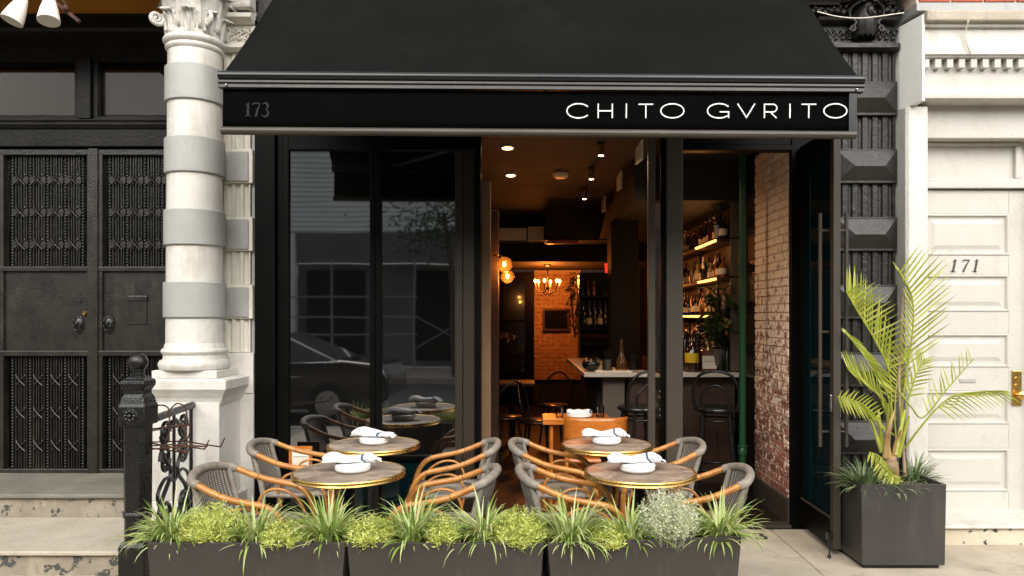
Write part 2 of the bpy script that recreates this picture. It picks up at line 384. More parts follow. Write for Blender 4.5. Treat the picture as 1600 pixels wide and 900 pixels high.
def brick_mat(name, c1, c2, wash, bias, slope):
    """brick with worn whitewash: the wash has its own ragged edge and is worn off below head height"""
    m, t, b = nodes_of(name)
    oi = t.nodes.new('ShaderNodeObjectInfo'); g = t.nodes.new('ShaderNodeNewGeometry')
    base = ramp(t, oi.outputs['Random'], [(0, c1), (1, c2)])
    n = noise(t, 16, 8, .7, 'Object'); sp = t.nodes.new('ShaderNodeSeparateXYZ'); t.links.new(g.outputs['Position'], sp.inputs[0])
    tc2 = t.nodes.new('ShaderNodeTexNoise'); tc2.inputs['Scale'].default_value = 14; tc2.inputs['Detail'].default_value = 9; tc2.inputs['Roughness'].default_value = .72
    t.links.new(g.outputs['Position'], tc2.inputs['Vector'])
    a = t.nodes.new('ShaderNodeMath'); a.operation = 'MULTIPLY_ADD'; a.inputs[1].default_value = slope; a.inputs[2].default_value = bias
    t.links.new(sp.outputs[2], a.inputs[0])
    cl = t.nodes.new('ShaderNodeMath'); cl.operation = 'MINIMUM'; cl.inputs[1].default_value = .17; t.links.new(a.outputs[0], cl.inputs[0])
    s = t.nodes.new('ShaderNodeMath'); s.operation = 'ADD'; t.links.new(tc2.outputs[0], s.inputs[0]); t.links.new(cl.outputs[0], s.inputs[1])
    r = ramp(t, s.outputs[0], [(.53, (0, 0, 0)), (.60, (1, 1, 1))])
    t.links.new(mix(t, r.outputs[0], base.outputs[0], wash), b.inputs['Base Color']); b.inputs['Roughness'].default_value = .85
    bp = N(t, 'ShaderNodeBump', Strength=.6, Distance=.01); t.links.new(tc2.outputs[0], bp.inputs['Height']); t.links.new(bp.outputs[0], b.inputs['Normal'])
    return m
M['brick'] = brick_mat('worn_brick', (.30, .115, .075), (.16, .06, .04), (.86, .69, .53), -.035, .095)
M['mortar'] = brick_mat('mortar', (.56, .42, .32), (.56, .42, .32), (.60, .47, .37), -.05, .1)
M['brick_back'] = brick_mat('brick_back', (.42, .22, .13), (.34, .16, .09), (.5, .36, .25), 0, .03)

# ------------------------------------------------------------------ setting: ground
FD = 5.34     # depth of the shop front
MB().box(-300, 300, -300, 300, -.50, -.14).build('ground', M['asphalt'], kind='structure')
MB().box(-40, 40, -7.5, .35, -.14, -.135).build('road', M['asphalt'], kind='structure')
sw = MB(); sw.box(-40, 40, .5, 5.335, -.3, -.012)
sw_o = sw.build('sidewalk', M['threshold'], kind='structure', origin=(0, 0, -.3))
for i in range(-3, 4):
    for j in range(3):
        xa = 1.78 + 1.62 * i; ya = 5.332 - 1.6 * (j + 1)
        MB().box(xa + .002, xa + 1.617, ya + .002, ya + 1.596, -.10, random.uniform(-.0015, .0)).build('paving_slab', M['concrete'], sw_o, bevel=.004)
MB().box(-40, 40, .36, .495, -.3, .002).build('kerb', M['grey_panel'], kind='structure', bevel=.015)
MB().box(-40, 40, -11.5, -7.6, -.3, 0).build('opposite_sidewalk', M['concrete'], kind='structure')
# interior shell (structure)
MB().box(-2.3, 2.27, 5.345, 13.0, -.1, .012).build('restaurant_floor', M['floor_brown'], kind='structure')
MB().box(-2.3, 2.3, 5.46, 10.9, 3.0, 3.1).build('restaurant_ceiling', M['ceiling'], kind='structure')
MB().box(-2.3, 2.3, 10.9, 12.8, 2.385, 2.44).build('rear_ceiling', M['ceiling'], kind='structure')
MB().box(-2.3, 2.3, 10.84, 10.9, 2.385, 3.0).build('ceiling_bulkhead', M['dark_wall'], kind='structure')
MB().box(-2.35, -2.25, 5.46, 12.8, 0, 3.0).build('interior_wall_left', M['dark_wall'], kind='structure')
MB().box(1.97, 2.1, 6.2, 12.8, 0, 3.0).build('interior_wall_right', M['taupe_dark'], kind='structure')
MB().box(-2.35, 2.1, 12.86, 12.95, 0, 3.0).build('interior_wall_back', M['dark_wall'], kind='structure')

# ------------------------------------------------------------------ brick walls, brick by brick
def brick_wall(name, label, kind, x, u0, u1, z0, z1, mat, bl=.205, bh=.066, j=.010, proud=.008, skip=0):
    """kind 'x': wall plane x=const facing -x, u along y.  kind 'y': wall plane y=const facing -y, u along x"""
    t = thing(name, label, 'brick wall', ((x, (u0 + u1) / 2, z0) if kind == 'x' else ((u0 + u1) / 2, x, z0)))
    m = MB(); m.box(x, x + .12, u0, u1, z0, z1) if kind == 'x' else m.box(u0, u1, x, x + .05, z0, z1)
    m.build('mortar_bed', M['mortar'], t)
    full = None; half = {}
    o = org(t); row = 0; z = z0 + j
    while z + bh < z1 + .02:
        u = u0 - (bl / 2 if row % 2 else 0)
        while u < u1 - .02:
            a, b = max(u, u0 + .001), min(u + bl - j, u1 - .001)
            if b - a > .03:
                L = round(b - a, 3)
                if L not in half:
                    mm = MB(); h = (min(bh, z1 - z)) if False else bh - j; d = proud
                    # slightly irregular face
                    f = [(0, 0), (L, .002), (L - .001, h), (.002, h - .001)]
                    if kind == 'x':
                        vs = [(0, p, q) for p, q in f] + [(-d, p + (.003 if p < L / 2 else -.003), q + (.003 if q < h / 2 else -.003)) for p, q in f]
                    else:
                        vs = [(p, 0, q) for p, q in f] + [(p + (.003 if p < L / 2 else -.003), -d, q + (.003 if q < h / 2 else -.003)) for p, q in f]
                    fs = [(4, 5, 6, 7), (0, 1, 5, 4), (1, 2, 6, 5), (2, 3, 7, 6), (3, 0, 4, 7)]
                    me = bpy.data.meshes.new('brick'); me.from_pydata(vs, [], fs); me.materials.append(mat); half[L] = me
                ob = bpy.data.objects.new('brick', half[L]); col.objects.link(ob); ob.parent = t
                jd = random.uniform(-.002, .003)
                ob.location = Vector((x + jd, a, z) if kind == 'x' else (a, x + jd, z)) - o
                ob.rotation_euler = (R(random.uniform(-.4, .4)), 0, R(random.uniform(-.5, .5)))
            u += bl
        z += bh; row += 1
    return t
brick_wall('brick_wall', 'worn whitewashed brick side wall just inside the open doorway', 'x', 1.94, 5.40, 6.2, .20, 2.93, M['brick'])
bw = MB(); bw.box(1.925, 1.96, 5.39, 6.22, .01, .195); tag(bw.build('skirting_board', M['grey_steel'], bevel=.004), 'dark skirting board along the foot of the whitewashed brick wall', 'skirting')
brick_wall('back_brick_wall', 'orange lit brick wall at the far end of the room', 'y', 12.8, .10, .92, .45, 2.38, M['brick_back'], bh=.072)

# ------------------------------------------------------------------ shop front
s = FD / 1133
sf = thing('restaurant_storefront', 'black metal shop front with two tall glass panes and wide doorway', 'storefront', (0, FD, 0))
def fr(name, px0, px1, z0, z1, y0=FD, y1=FD + .10, mat='black_frame', bv=.004, parent=None):
    return MB().box(X(px0, FD), X(px1, FD), y0, y1, z0, z1).build(name, M[mat], parent or sf, bevel=bv)
ZT = Z(235, FD)       # 2.785 top of glass
fr('jamb', 400, 431.8, 0, 3.3, FD - .03, FD + .10)
fr('jamb', 432, 441.8, 0, 3.3, FD + .005, FD + .10)
fr('frame_stile', 442, 452, 0, 3.3, FD - .01, FD + .10)
fr('mullion', 578, 586, .3, ZT, FD - .012, FD + .1)
fr('mullion', 587, 596, .3, ZT, FD - .018, FD + .1)
fr('header', 452, 751, ZT, 3.3, FD - .02, FD + .10)
fr('bottom_rail', 452, 578, .50, .54, FD - .01, FD + .09)
fr('bottom_rail', 596, 711, .50, .54, FD - .01, FD + .09)
fr('kick_panel', 452, 711, .0, .08, FD, FD + .09)
for a, b in ((452, 578), (596, 711)):
    MB().box(X(a, FD), X(b, FD), FD + .012, FD + .018, .54, ZT).build('window_pane', M['glass_front'], sf)
    MB().box(X(a, FD), X(b, FD), FD + .012, FD + .018, .08, .50).build('lower_pane', M['glass_door'], sf)
fr('jamb', 711, 722.7, 0, 3.3, FD - .01, FD + .10, 'brown_black')
fr('jamb', 723, 741.7, 0, 3.3, FD + .004, FD + .12, 'brown_black')
fr('jamb', 742, 751, 0, 3.3, FD - .012, FD + .14, 'black_frame')
fr('header', 751, 1015, 2.96, 3.3, FD, FD + .10)
fr('frame_stile', 1013, 1024, .02, 2.96, FD, FD + .05, 'grey_steel')
MB().box(X(1024, FD), X(1033, FD), FD + .02, FD + .026, .1, 2.96).build('narrow_pane', M['glass_dim'], sf)
fr('frame_stile', 1033, 1040, .02, 2.96, FD + .01, FD + .05, 'black_frame')
fr('door_post', 1040.3, 1066, 0, 3.0, FD - .03, FD + .08, 'grey_steel', .006)
fr('header', 1040, 1312, 3.0, 3.3, FD, FD + .10)
fr('door_head', 1066, 1237, Z(226, FD), 3.0, FD + .01, FD + .09)
fr('door_head', 1066, 1237, ZT, Z(226.5, FD), FD - .006, FD + .09)
fr('jamb', 1237, 1308, 0, 3.0, FD + .0, FD + .06, 'black_frame')
fr('threshold_plate', 751, 1237, .0, .022, FD + .0, FD + .12, 'weathered_bar', .003)
# two shallow hinges' fixings on the post
pb = MB()
for py in (612, 621, 640, 649): pb.ball((X(1031, FD), FD - .002, Z(py, FD)), .006, 8, 5)
pb.build('hinge_bolt', M['steel'], sf)

# wall above the front and the soffit where the canopy meets it
MB().box(-2.0, 2.27, FD + .02, FD + .3, 3.3, 5.2).build('upper_wall', M['dark_block'], sf)

# ------------------------------------------------------------------ open glass door leaf
dl = thing('glass_door', 'black framed glass door standing open with long bar handles', 'door', (2.0, 5.0, 0))
xd0, xd1, dy0, dy1 = 1.985, 2.028, 4.72, 5.33
MB().box(xd0, xd1 + .004, dy0, dy0 + .055, .045, 2.80).build('stile', M['grey_steel'], dl, bevel=.003)
MB().box(xd0, xd1, dy1 - .06, dy1, .045, 2.80).build('stile', M['black_frame'], dl, bevel=.003)
MB().box(xd0, xd1, dy0 + .055, dy1 - .06, .045, .235).build('bottom_rail', M['black_frame'], dl, bevel=.003)
MB().box(xd0, xd1, dy0 + .055, dy1 - .06, 2.70, 2.80).build('top_rail', M['black_frame'], dl, bevel=.003)
MB().box(xd0 + .018, xd0 + .026, dy0 + .055, dy1 - .06, .235, 2.70).build('pane', M['glass_door'], dl)
MB().box(xd0 - .008, xd0, dy0 + .055, dy1 - .06, .235, .25).build('glazing_bead', M['grey_steel'], dl)
for sx in (-1, 1):
    xc = xd0 - .055 if sx < 0 else xd1 + .075
    h = MB(); h.tube([(xc, 4.80, .70), (xc, 4.80, 2.245)], .0125, 10)
    hb = h.build('pull_handle', M['grey_steel'], dl, smooth=40)
    st = MB()
    for z in (.80, 2.13, 1.46 if sx < 0 else 1.47):
        st.tube([(xd0 if sx < 0 else xd1 + .004, 4.80, z), (xc, 4.80, z)], .0085, 8)
    st.build('standoff', M['grey_steel'], hb, smooth=40)
lk = MB(); lk.box(xd0 - .014, xd0, 4.735, 4.765, .94, 1.05); lk.box(xd1 + .004, xd1 + .012, 4.735, 4.765, .90, 1.08)
lk.build('lock_plate', M['steel'], dl, bevel=.002)
dsx = MB(); dsx.box(1.955, xd0, 4.735, 4.775, .10, .15)
dsx.tube([(1.962, 4.745, .12), (1.958, 4.72, .07), (1.945, 4.69, .012)], .0055, 6); dsx.ball((1.945, 4.69, .010), .013, 8, 5)
dsx.build('door_stop', M['bent_black'], dl, smooth=40)

# ------------------------------------------------------------------ ribbon lettering
def ribbon(mb, pts, w, put, d=.004, closed=False):
    """a flat stroke of width w (number or list) along 2D pts; put(u, v, depth) -> 3D"""
    P = [Vector((p[0], p[1])) for p in pts]; n = len(P); L = []; Rr = []
    ws = w if isinstance(w, list) else [w] * n
    for i in range(n):
        a = P[i - 1] if (i > 0 or closed) else P[i]; b = P[(i + 1) % n] if (i < n - 1 or closed) else P[i]
        t1 = (P[i] - a); t2 = (b - P[i])
        t1 = t1.normalized() if t1.length > 1e-9 else t2.normalized(); t2 = t2.normalized() if t2.length > 1e-9 else t1
        tt = (t1 + t2); tt = tt.normalized() if tt.length > 1e-6 else t1
        nn = Vector((-tt.y, tt.x)); c = max(.45, nn.dot(Vector((-t1.y, t1.x)))); k = ws[i] / 2 / c
        L.append(P[i] + nn * k); Rr.append(P[i] - nn * k)
    base = len(mb.v)
    for i in range(n):
        mb.v += [tuple(put(L[i].x, L[i].y, 0)), tuple(put(Rr[i].x, Rr[i].y, 0)), tuple(put(L[i].x, L[i].y, d)), tuple(put(Rr[i].x, Rr[i].y, d))]
    m = n if closed else n - 1
    for i in range(m):
        a = base + 4 * i; b = base + 4 * ((i + 1) % n)
        mb.f += [(a, a + 1, b + 1, b), (a + 3, a + 2, b + 2, b + 3), (a + 2, a, b, b + 2), (a + 1, a + 3, b + 3, b + 1)]
    if not closed:
        e = base + 4 * (n - 1); mb.f += [(base + 1, base, base + 2, base + 3), (e, e + 1, e + 3, e + 2)]
def arc(cx, cy, rx, ry, a0, a1, n=28): return [(cx + rx * math.cos(R(a0 + (a1 - a0) * i / n)), cy + ry * math.sin(R(a0 + (a1 - a0) * i / n))) for i in range(n + 1)]
def serif_digit(ch, x, h, wgt):
    """list of (points, widths) for old-style figures, height h, origin x"""
    T, t = wgt, wgt * .35
    if ch == '1': return [([(x + .22 * h, 0), (x + .22 * h, h)], T), ([(x + .04 * h, .84 * h), (x + .22 * h, .97 * h)], t), ([(x + .02 * h, t / 2), (x + .42 * h, t / 2)], t)]
    if ch == '7': return [([(x + .02 * h, .80 * h), (x + .05 * h, .96 * h), (x + .52 * h, .96 * h)], [t, t * 1.6, t * 1.6]), ([(x + .52 * h, .96 * h), (x + .34 * h, .5 * h), (x + .22 * h, 0)], [t, T * .75, T])]
    a = arc(x + .24 * h, .75 * h, .19 * h, .23 * h, 150, -90, 16); b = arc(x + .22 * h, .27 * h, .24 * h, .26 * h, 90, -155, 18)
    wa = [t + (T - t) * max(0, math.sin(math.pi * i / 16)) ** 2 for i in range(17)]; wb = [t + (T - t) * max(0, math.sin(math.pi * i / 18)) ** 2 for i in range(19)]
    return [(a, wa), (b, wb)]

# ------------------------------------------------------------------ awning
AD = 4.15; sa = AD / 1133
aw = thing('awning', 'large black canvas awning with restaurant name in white letters', 'awning', (.07, AD, 2.80))
x0, x1 = X(342, AD), X(1349, AD); ax0, ax1 = X(347, AD), X(1337, AD)
def za(py): return Z(py, AD) - .013
rows = []
for i in range(15):
    t = i / 14; yy = AD + .02 + t * 1.20; zz = za(119) + t * 1.215 - .045 * math.sin(math.pi * t)
    rows.append([(x0 + (x1 - x0) * k / 30, yy, zz + (.007 * math.sin(k * .9 + 2 * t) + .006 * math.sin(k * .37 + 5 * t) + .004 * math.sin(k * 2.1 - 7 * t)) * math.sin(math.pi * min(1, t + .1))) for k in range(31)])
MB().grid(rows).build('canopy', M['canvas'], aw, smooth=180, solid=.006)
MB().tube([(x0, AD, za(118)), (x1, AD, za(118))], .026, 16).build('roller_bar', M['awning_bar'], aw, smooth=50)
MB().prx([(AD + .035, za(121)), (AD - .018, za(126)), (AD - .022, za(130)), (AD - .012, za(131.5)), (AD - .016, za(137.5)), (AD + .035, za(137.5))][::-1], x0, x1).build('front_rail', M['awning_rail'], aw, bevel=.002)
vr = []
for i in range(5):
    z = za(137.8) + (za(200) - za(137.8)) * i / 4
    vr.append([(ax0 + (ax1 - ax0) * k / 60, AD + .012 + .0025 * math.sin(k * .55) * i / 4, z) for k in range(61)])
val = MB().grid(vr).build('valance', M['valance'], aw, smooth=180, solid=.003)
MB().tube([(ax0 - .004, AD + .010, za(203.5)), (ax1 + .004, AD + .010, za(203.5))], .0235, 14).build('bottom_bar', M['weathered_bar'], aw, smooth=50)
for xx in (ax0 + .02, ax1 - .012):
    MB().ball((xx + .01, AD - .02, za(134)), .007, 10, 6).build('end_bolt', M['steel'], aw, smooth=180)
MB().box(ax1 - .038, ax1 + .006, AD - .002, AD + .006, za(200), za(138)).build('side_strip', M['awning_bar'], aw)
for sx, xa in ((1, -1.2), (-1, 1.35)):
    m = MB(); m.tube([(xa, AD + .06, za(125)), (xa + sx * .55, AD + .62, za(122)), (xa + sx * .02, FD + .0, za(110))], .022, 8); m.build('folding_arm', M['awning_bar'], aw, smooth=40)
# letters
def sput(u, v, d): return Vector((X(u, AD), AD + .007 - d, Z(v, AD) + .013 - .026 * 0))
LW = 1.8
def lput(u, v, d):      # photo pixels of the lettering, undone for the lean of the bar
    xx = X(u, AD); return Vector((xx, AD + .0085 - d, Z(v, AD) + (xx - .07) * .0071))
T0, T1 = 161.5, 184.0; TM = (T0 + T1) / 2
def L(name, strokes):
    m = MB()
    for pts, cl in strokes: ribbon(m, pts, LW, lput, closed=cl)
    o = m.build('letter', M['sign_white'], val); return o
ell = lambda x0, x1, a0, a1, n=40: arc((x0 + x1) / 2, TM, (x1 - x0) / 2, (T1 - T0) / 2, a0, a1, n)
L('c', [(arc(904, TM, 18, 11.2, -35, -325, 40), False)])
L('h', [([(935, T0), (935, T1)], False), ([(957, T0), (957, T1)], False), ([(935, TM), (957, TM)], False)])
L('i', [([(979, T0), (979, T1)], False)])
L('t', [([(998, T0 + 1), (1021, T0 + 1)], False), ([(1009.5, T0 + 1), (1009.5, T1)], False)])
L('o', [(arc(1051, TM, 18, 11, 0, 360, 44)[:-1], True)])
L('g', [(arc(1124, TM, 18, 11.2, -35, -318, 36), False), ([(1125, TM + 1.5), (1139, TM + 1.5), (1139, T1)], False)])
L('v', [([(1153, T0), (1167, T1 - 1), (1180, T0)], False)])
L('r', [([(1195, T1), (1195, T0 + 1), (1208, T0 + 1)] + arc(1208, T0 + 7, 6.5, 6, -90, 90, 12) + [(1195, T0 + 13)], False), ([(1204, T0 + 13), (1214, T1)], False)])
L('i', [([(1235, T0), (1235, T1)], False)])
L('t', [([(1253, T0 + 1), (1276, T0 + 1)], False), ([(1264.5, T0 + 1), (1264.5, T1)], False)])
L('o', [(arc(1306, TM, 18, 11, 0, 360, 44)[:-1], True)])
for ch, px in (('1', 382), ('7', 394), ('3', 408)):
    m = MB()
    for pts, wd in serif_digit(ch, 0, 22, 3.6): ribbon(m, [(px + u * 1.05, 182 - v) for u, v in pts], wd, lput)
    m.build('numeral', M['sign_grey'], val)
aw.rotation_euler = (0, .0071, 0)

# ------------------------------------------------------------------ stone column and its pedestal
sc0 = thing('stone_column', 'cream stone column with grey bands on a square pedestal', 'column', (-2.35, 5.13, 0))
px0, px1 = -2.578, -2.118
MB().box(px0, px1, 4.96, 5.42, .30, Z(622, 4.94)).build('pedestal', M['white_paint'], sc0, bevel=.006)
MB().prx([(4.90, 0), (4.90, .16), (4.93, .19), (4.93, .23), (4.95, .30), (5.42, .30), (5.42, 0)][::-1], px0 - .03, px1 + .05).build('pedestal_foot', M['white_paint'], sc0, bevel=.006)
cz0, cz1 = Z(628, 4.92), Z(595, 4.92)
def sq_mould(prof, cx, hx, yf, yb, name, mat):
    """square moulding: prof is (out, z) bottom to top"""
    m = MB(); vs = []; fs = []
    for o_, z in prof: vs += [(cx - hx - o_, yf - o_, z), (cx + hx + o_, yf - o_, z), (cx + hx + o_, yb, z), (cx - hx - o_, yb, z)]
    n = len(prof)
    for i in range(n - 1):
        for k in range(4): fs.append((4 * i + k, 4 * i + (k + 1) % 4, 4 * i + 4 + (k + 1) % 4, 4 * i + 4 + k))
    fs += [(3, 2, 1, 0), (4 * n - 4, 4 * n - 3, 4 * n - 2, 4 * n - 1)]
    return m.add(vs, fs).build(name, M[mat], sc0, bevel=.003)
sq_mould([(0, cz0 - .03), (.012, cz0), (.020, cz0 + .02), (.045, cz0 + .06), (.062, cz0 + .085), (.062, cz1), (.04, cz1 + .012)], -2.345, .232, 4.97, 5.42, 'pedestal_cap', 'white_paint')
MB().box(-2.578, -2.132, 4.955, 5.40, cz1 + .012, Z(579, 4.96)).build('plinth', M['white_paint'], sc0, bevel=.006)
bz = Z(579, 4.96)
prof = [(.205, bz), (.226, bz + .004), (.236, bz + .026), (.236, bz + .045), (.224, bz + .066), (.208, bz + .070), (.206, bz + .078), (.204, bz + .105), (.213, bz + .112), (.219, bz + .128), (.213, bz + .144), (.200, bz + .150), (.197, bz + .168), (.190, bz + .185)]
cc = (-2.36, 5.13, 0)
MB().lathe(cc, prof, 48).build('column_base', M['white_paint'], sc0, smooth=35)
def cr(z): return .190 - (z - 1.3) * .0045 * 1.5
MB().lathe(cc, [(cr(bz + .18), bz + .18)] + [(cr(z), z) for z in (1.6, 2.1, 2.6, 3.1)] + [(cr(3.48), 3.47)], 48).build('column_shaft', M['white_paint'], sc0, smooth=35)
for k in range(5):
    a, b = 1.555 + .5 * k, 1.80 + .5 * k
    if k == 4: break
    r = cr(a) + .017
    MB().lathe(cc, [(r - .02, a), (r - .004, a), (r, a + .005), (r, b - .005), (r - .004, b), (r - .02, b)], 48).build('band', M['grey_band'], sc0, smooth=35)
nz = 3.43
MB().lathe(cc, [(.172, nz - .02), (.182, nz - .012), (.190, nz), (.192, nz + .012), (.186, nz + .022), (.180, nz + .024), (.196, nz + .032), (.205, nz + .046), (.207, nz + .06), (.198, nz + .074), (.182, nz + .078)], 48).build('neck_ring', M['white_paint'], sc0, smooth=50)
cap = MB().lathe(cc, [(.175, nz + .07), (.172, nz + .12), (.178, nz + .22), (.20, nz + .32), (.24, nz + .42), (.27, nz + .5)], 40).build('capital', M['capital'], sc0, smooth=60)
def acanthus(a, zb, h, w, curl):
    m = MB(); rows = []; nu, nv = 10, 12
    for i in range(nv + 1):
        t = i / nv; up = zb + h * (math.sin(t * 1.9) / math.sin(1.57) * .82); outr = .182 + .02 * t + curl * t ** 3
        if t > .8: up -= (t - .8) * .25 * h
        ww = w * (math.sin(math.pi * min(1, t * .8 + .18)) ** .6) * (1 + .16 * math.sin(t * 24))
        row = []
        for j in range(nu + 1):
            u = j / nu - .5
            rr = outr + .014 * math.cos(u * math.pi * 6) * (1 - t * .3) - .03 * abs(u) * 2
            ang = a + u * 2 * ww / .2
            row.append((cc[0] + rr * math.cos(ang), cc[1] + rr * math.sin(ang), up))
        rows.append(row)
    m.grid(rows); return m.build('acanthus_leaf', M['capital'], cap, smooth=180, solid=.006)
for k in range(8): acanthus(R(-90 + 45 * k + 12), nz + .075, .20, .066, .055)
for k in range(8): acanthus(R(-67.5 + 45 * k + 12), nz + .12, .30, .07, .10)
def spiral(c, r0, turns, ux, uz, n=26, start=0):
    return [Vector(c) + (ux * math.cos(start + 2 * math.pi * turns * i / n) + uz * math.sin(start + 2 * math.pi * turns * i / n)) * r0 * (1 - .85 * i / n) for i in range(n + 1)]
for ad in (-45, -135, 45):
    d = Vector((math.cos(R(ad)), math.sin(R(ad)), 0)); c = Vector(cc) + d * .255 + Vector((0, 0, nz + .17))
    m = MB(); m.tube([Vector(cc) + d * .19 + Vector((0, 0, nz + .1)), Vector(cc) + d * .21 + Vector((0, 0, nz + .2))] + spiral(c, .05, 1.8, d, Vector((0, 0, 1)), start=2.4), [.016] * 2 + [.017 - .0003 * i for i in range(27)], 8)
    m.build('volute', M['capital'], cap, smooth=60)
MB().box(-2.66, -2.06, 4.83, 5.43, nz + .52, nz + .7).build('abacus', M['capital'], sc0, bevel=.01)

# ------------------------------------------------------------------ pilasters beside the front
def fluted(xa, xb, yf, z0, z1, n, depth=.020, rimw=.25):
    w_ = (xb - xa) / n; poly = [(xa, yf + .08)]
    for k in range(n):
        f0 = xa + k * w_; g = w_ * rimw / 2
        poly.append((f0 + .0001, yf)); 
        for i in range(9):
            a = math.pi * i / 8
            poly.append((f0 + g + (w_ - 2 * g) * (1 - math.cos(a)) / 2, yf + depth * math.sin(a)))
    poly.append((xb, yf)); poly.append((xb, yf + .08))
    return MB().prz(poly, z0, z1)
pl = thing('cream_pilaster', 'cream fluted pilaster with grey panel blocks behind the banded column', 'pilaster', (-2.125, 5.34, 0))
PLX0, PLX1 = -2.30, X(399.5, 5.34)
MB().box(PLX0 - .25, PLX1 - .001, 5.38, 5.6, 0, 4.4).build('backing', M['cream_stone'], pl)
MB().box(PLX1 - .03, PLX1 + .0, 5.345, 5.379, .0, 4.2).build('edge_strip', M['grey_panel'], pl)
for k in range(-1, 6):
    b0, b1 = 1.545 + .497 * k, 1.795 + .497 * k
    if k < 0: continue
    if b1 < 3.4:
        m = MB(); m.box(PLX0, PLX1 - .012, 5.31, 5.38, b0, b1); m.build('block', M['cream_stone'], pl, bevel=.006)
        m = MB(); m.box(PLX0 + .02, PLX1 - .04, 5.298, 5.311, b0 + .012, b1 - .02); m.build('block_face', M['grey_panel'], pl, bevel=.006)
    if k < 3: fluted(PLX0 + .01, PLX1 - .035, 5.325, b1 + .002, b0 + .497 - .002, 4, .024, .3).build('fluting', M['cream_stone'], pl, smooth=30)
fluted(PLX0 + .01, PLX1 - .035, 5.325, 1.30, 1.542, 4, .024, .3).build('fluting', M['cream_stone'], pl, smooth=30)
fluted(PLX0 + .01, PLX1 - .035, 5.325, 3.30, 3.50, 4, .024, .3).build('fluting', M['cream_stone'], pl, smooth=30)
MB().box(PLX0, PLX1 - .01, 5.32, 5.381, 1.0, 1.297).build('plain_block', M['white_paint'], pl, bevel=.004)
MB().box(PLX0, PLX1 - .01, 5.33, 5.382, .0, 1.0).build('lower_block', M['white_paint'], pl)
MB().prx([(5.30, 3.50), (5.27, 3.52), (5.27, 3.545), (5.30, 3.56), (5.39, 3.56), (5.39, 3.50)][::-1], PLX0, PLX1).build('moulding', M['cream_stone'], pl)
MB().box(PLX0, PLX1, 5.32, 5.40, 3.56, 3.74).build('frieze', M['cream_stone'], pl)
m = MB()
for r_ in range(2):
    for k in range(6):
        c = Vector((PLX0 + .03 + k * .052 + r_ * .02, 5.312, 3.607 + r_ * .05)); m.tube(spiral(c, .024, 1.2, Vector((1, 0, 0)), Vector((0, 0, 1)), 14, start=1 + r_ * 2), .008, 6)
m.build('scroll_ornament', M['cream_stone'], pl, smooth=60)
MB().prx([(5.30, 3.70), (5.24, 3.73), (5.24, 3.76), (5.29, 3.78), (5.39, 3.78), (5.39, 3.70)][::-1], PLX0, PLX1).build('moulding', M['cream_stone'], pl)
MB().box(PLX0, PLX1, 5.22, 5.40, 3.79, 3.92).build('cornice', M['capital'], pl, bevel=.02)
MB().box(PLX0, PLX1, 5.16, 5.40, 3.94, 4.3).build('cornice', M['cream_stone'], pl, bevel=.02)

pr = thing('dark_pilaster', 'dark painted pilaster with faceted blocks and fluting by the palm', 'pilaster', (2.48, 5.3, 0))
QX0, QX1 = X(1302, 5.34), X(1405, 5.3)
MB().box(QX0, QX1 - .02, 5.36, 5.6, 0, 4.4).build('backing', M['dark_stone'], pr)
for k in range(-3, 4):
    b0, b1 = 1.545 + .497 * k, 1.795 + .497 * k
    if b0 > 0:
        a, b = QX0 + .01, QX1 - .008; yb, yf, yr = 5.35, 5.31, 5.255; zm = (b0 + b1) / 2 - .01; ins = .11
        m = MB(); m.box(a, b, yf, yb, b0, b1); m.build('block', M['dark_block'], pr, bevel=.004)
        m = MB(); a2, b2, c0, c1 = a + .006, b - .006, b0 + .018, b1 - .012
        m.add([(a2, yf - .001, c0), (b2, yf - .001, c0), (b2, yf - .001, c1), (a2, yf - .001, c1), (a2 + ins, yr, zm), (b2 - ins, yr, zm)], [(0, 1, 5, 4), (1, 2, 5), (2, 3, 4, 5), (3, 0, 4), (3, 2, 1, 0)])
        m.build('facet', M['dark_block'], pr, bevel=.004)
    if k < 3:
        fluted(QX0 + .012, QX1 - .012, 5.335, b1 + .002, b0 + .497 - .002, 6, .017, .5).build('fluting', M['dark_stone'], pr, smooth=30)
MB().box(QX0, QX1 - .005, 5.32, 5.37, 0, .05).build('foot_block', M['dark_block'], pr)
fluted(QX0 + .012, QX1 - .012, 5.335, 3.292, 3.505, 6, .017, .5).build('fluting', M['dark_stone'], pr, smooth=30)
MB().prx([(5.31, 3.505), (5.27, 3.52), (5.27, 3.55), (5.32, 3.565), (5.37, 3.565), (5.37, 3.505)][::-1], QX0 - .1, QX1 - .006).build('moulding', M['dark_stone'], pr)
MB().box(QX0 - .14, QX1 - .02, 5.33, 5.372, 3.565, 3.70).build('frieze', M['dark_stone'], pr)
cX = X(1356, 5.25)
m = MB()
for k in range(13):
    xx = QX0 - .12 + k * .046
    m.tube(smoothpath([(xx - .012, 5.318, 3.60), (xx + .012, 5.312, 3.61), (xx - .005, 5.306, 3.635), (xx + .015, 5.312, 3.66), (xx + .03, 5.32, 3.65)], 3), .0085, 6)
m.build('scroll_band', M['dark_stone'], pr, smooth=60)
MB().prx([(5.31, 3.70), (5.26, 3.715), (5.25, 3.735), (5.31, 3.75), (5.37, 3.75), (5.37, 3.70)][::-1], QX0 - .14, QX1 - .01).build('moulding', M['dark_stone'], pr)
for k in range(15):
    xx = QX0 - .17 + k * .045
    if abs(xx - cX) < .07: continue
    m = MB(); m.ball((xx, 5.30, 3.79 + .008 * math.sin(k * 2.2)), .026, 8, 6); m.build('fruit', M['dark_stone'], pr, smooth=180)
    m = MB(); m.ball((xx + .02, 5.295, 3.815 - .01 * math.sin(k)), .016, 7, 5); m.build('fruit', M['dark_stone'], pr, smooth=180)

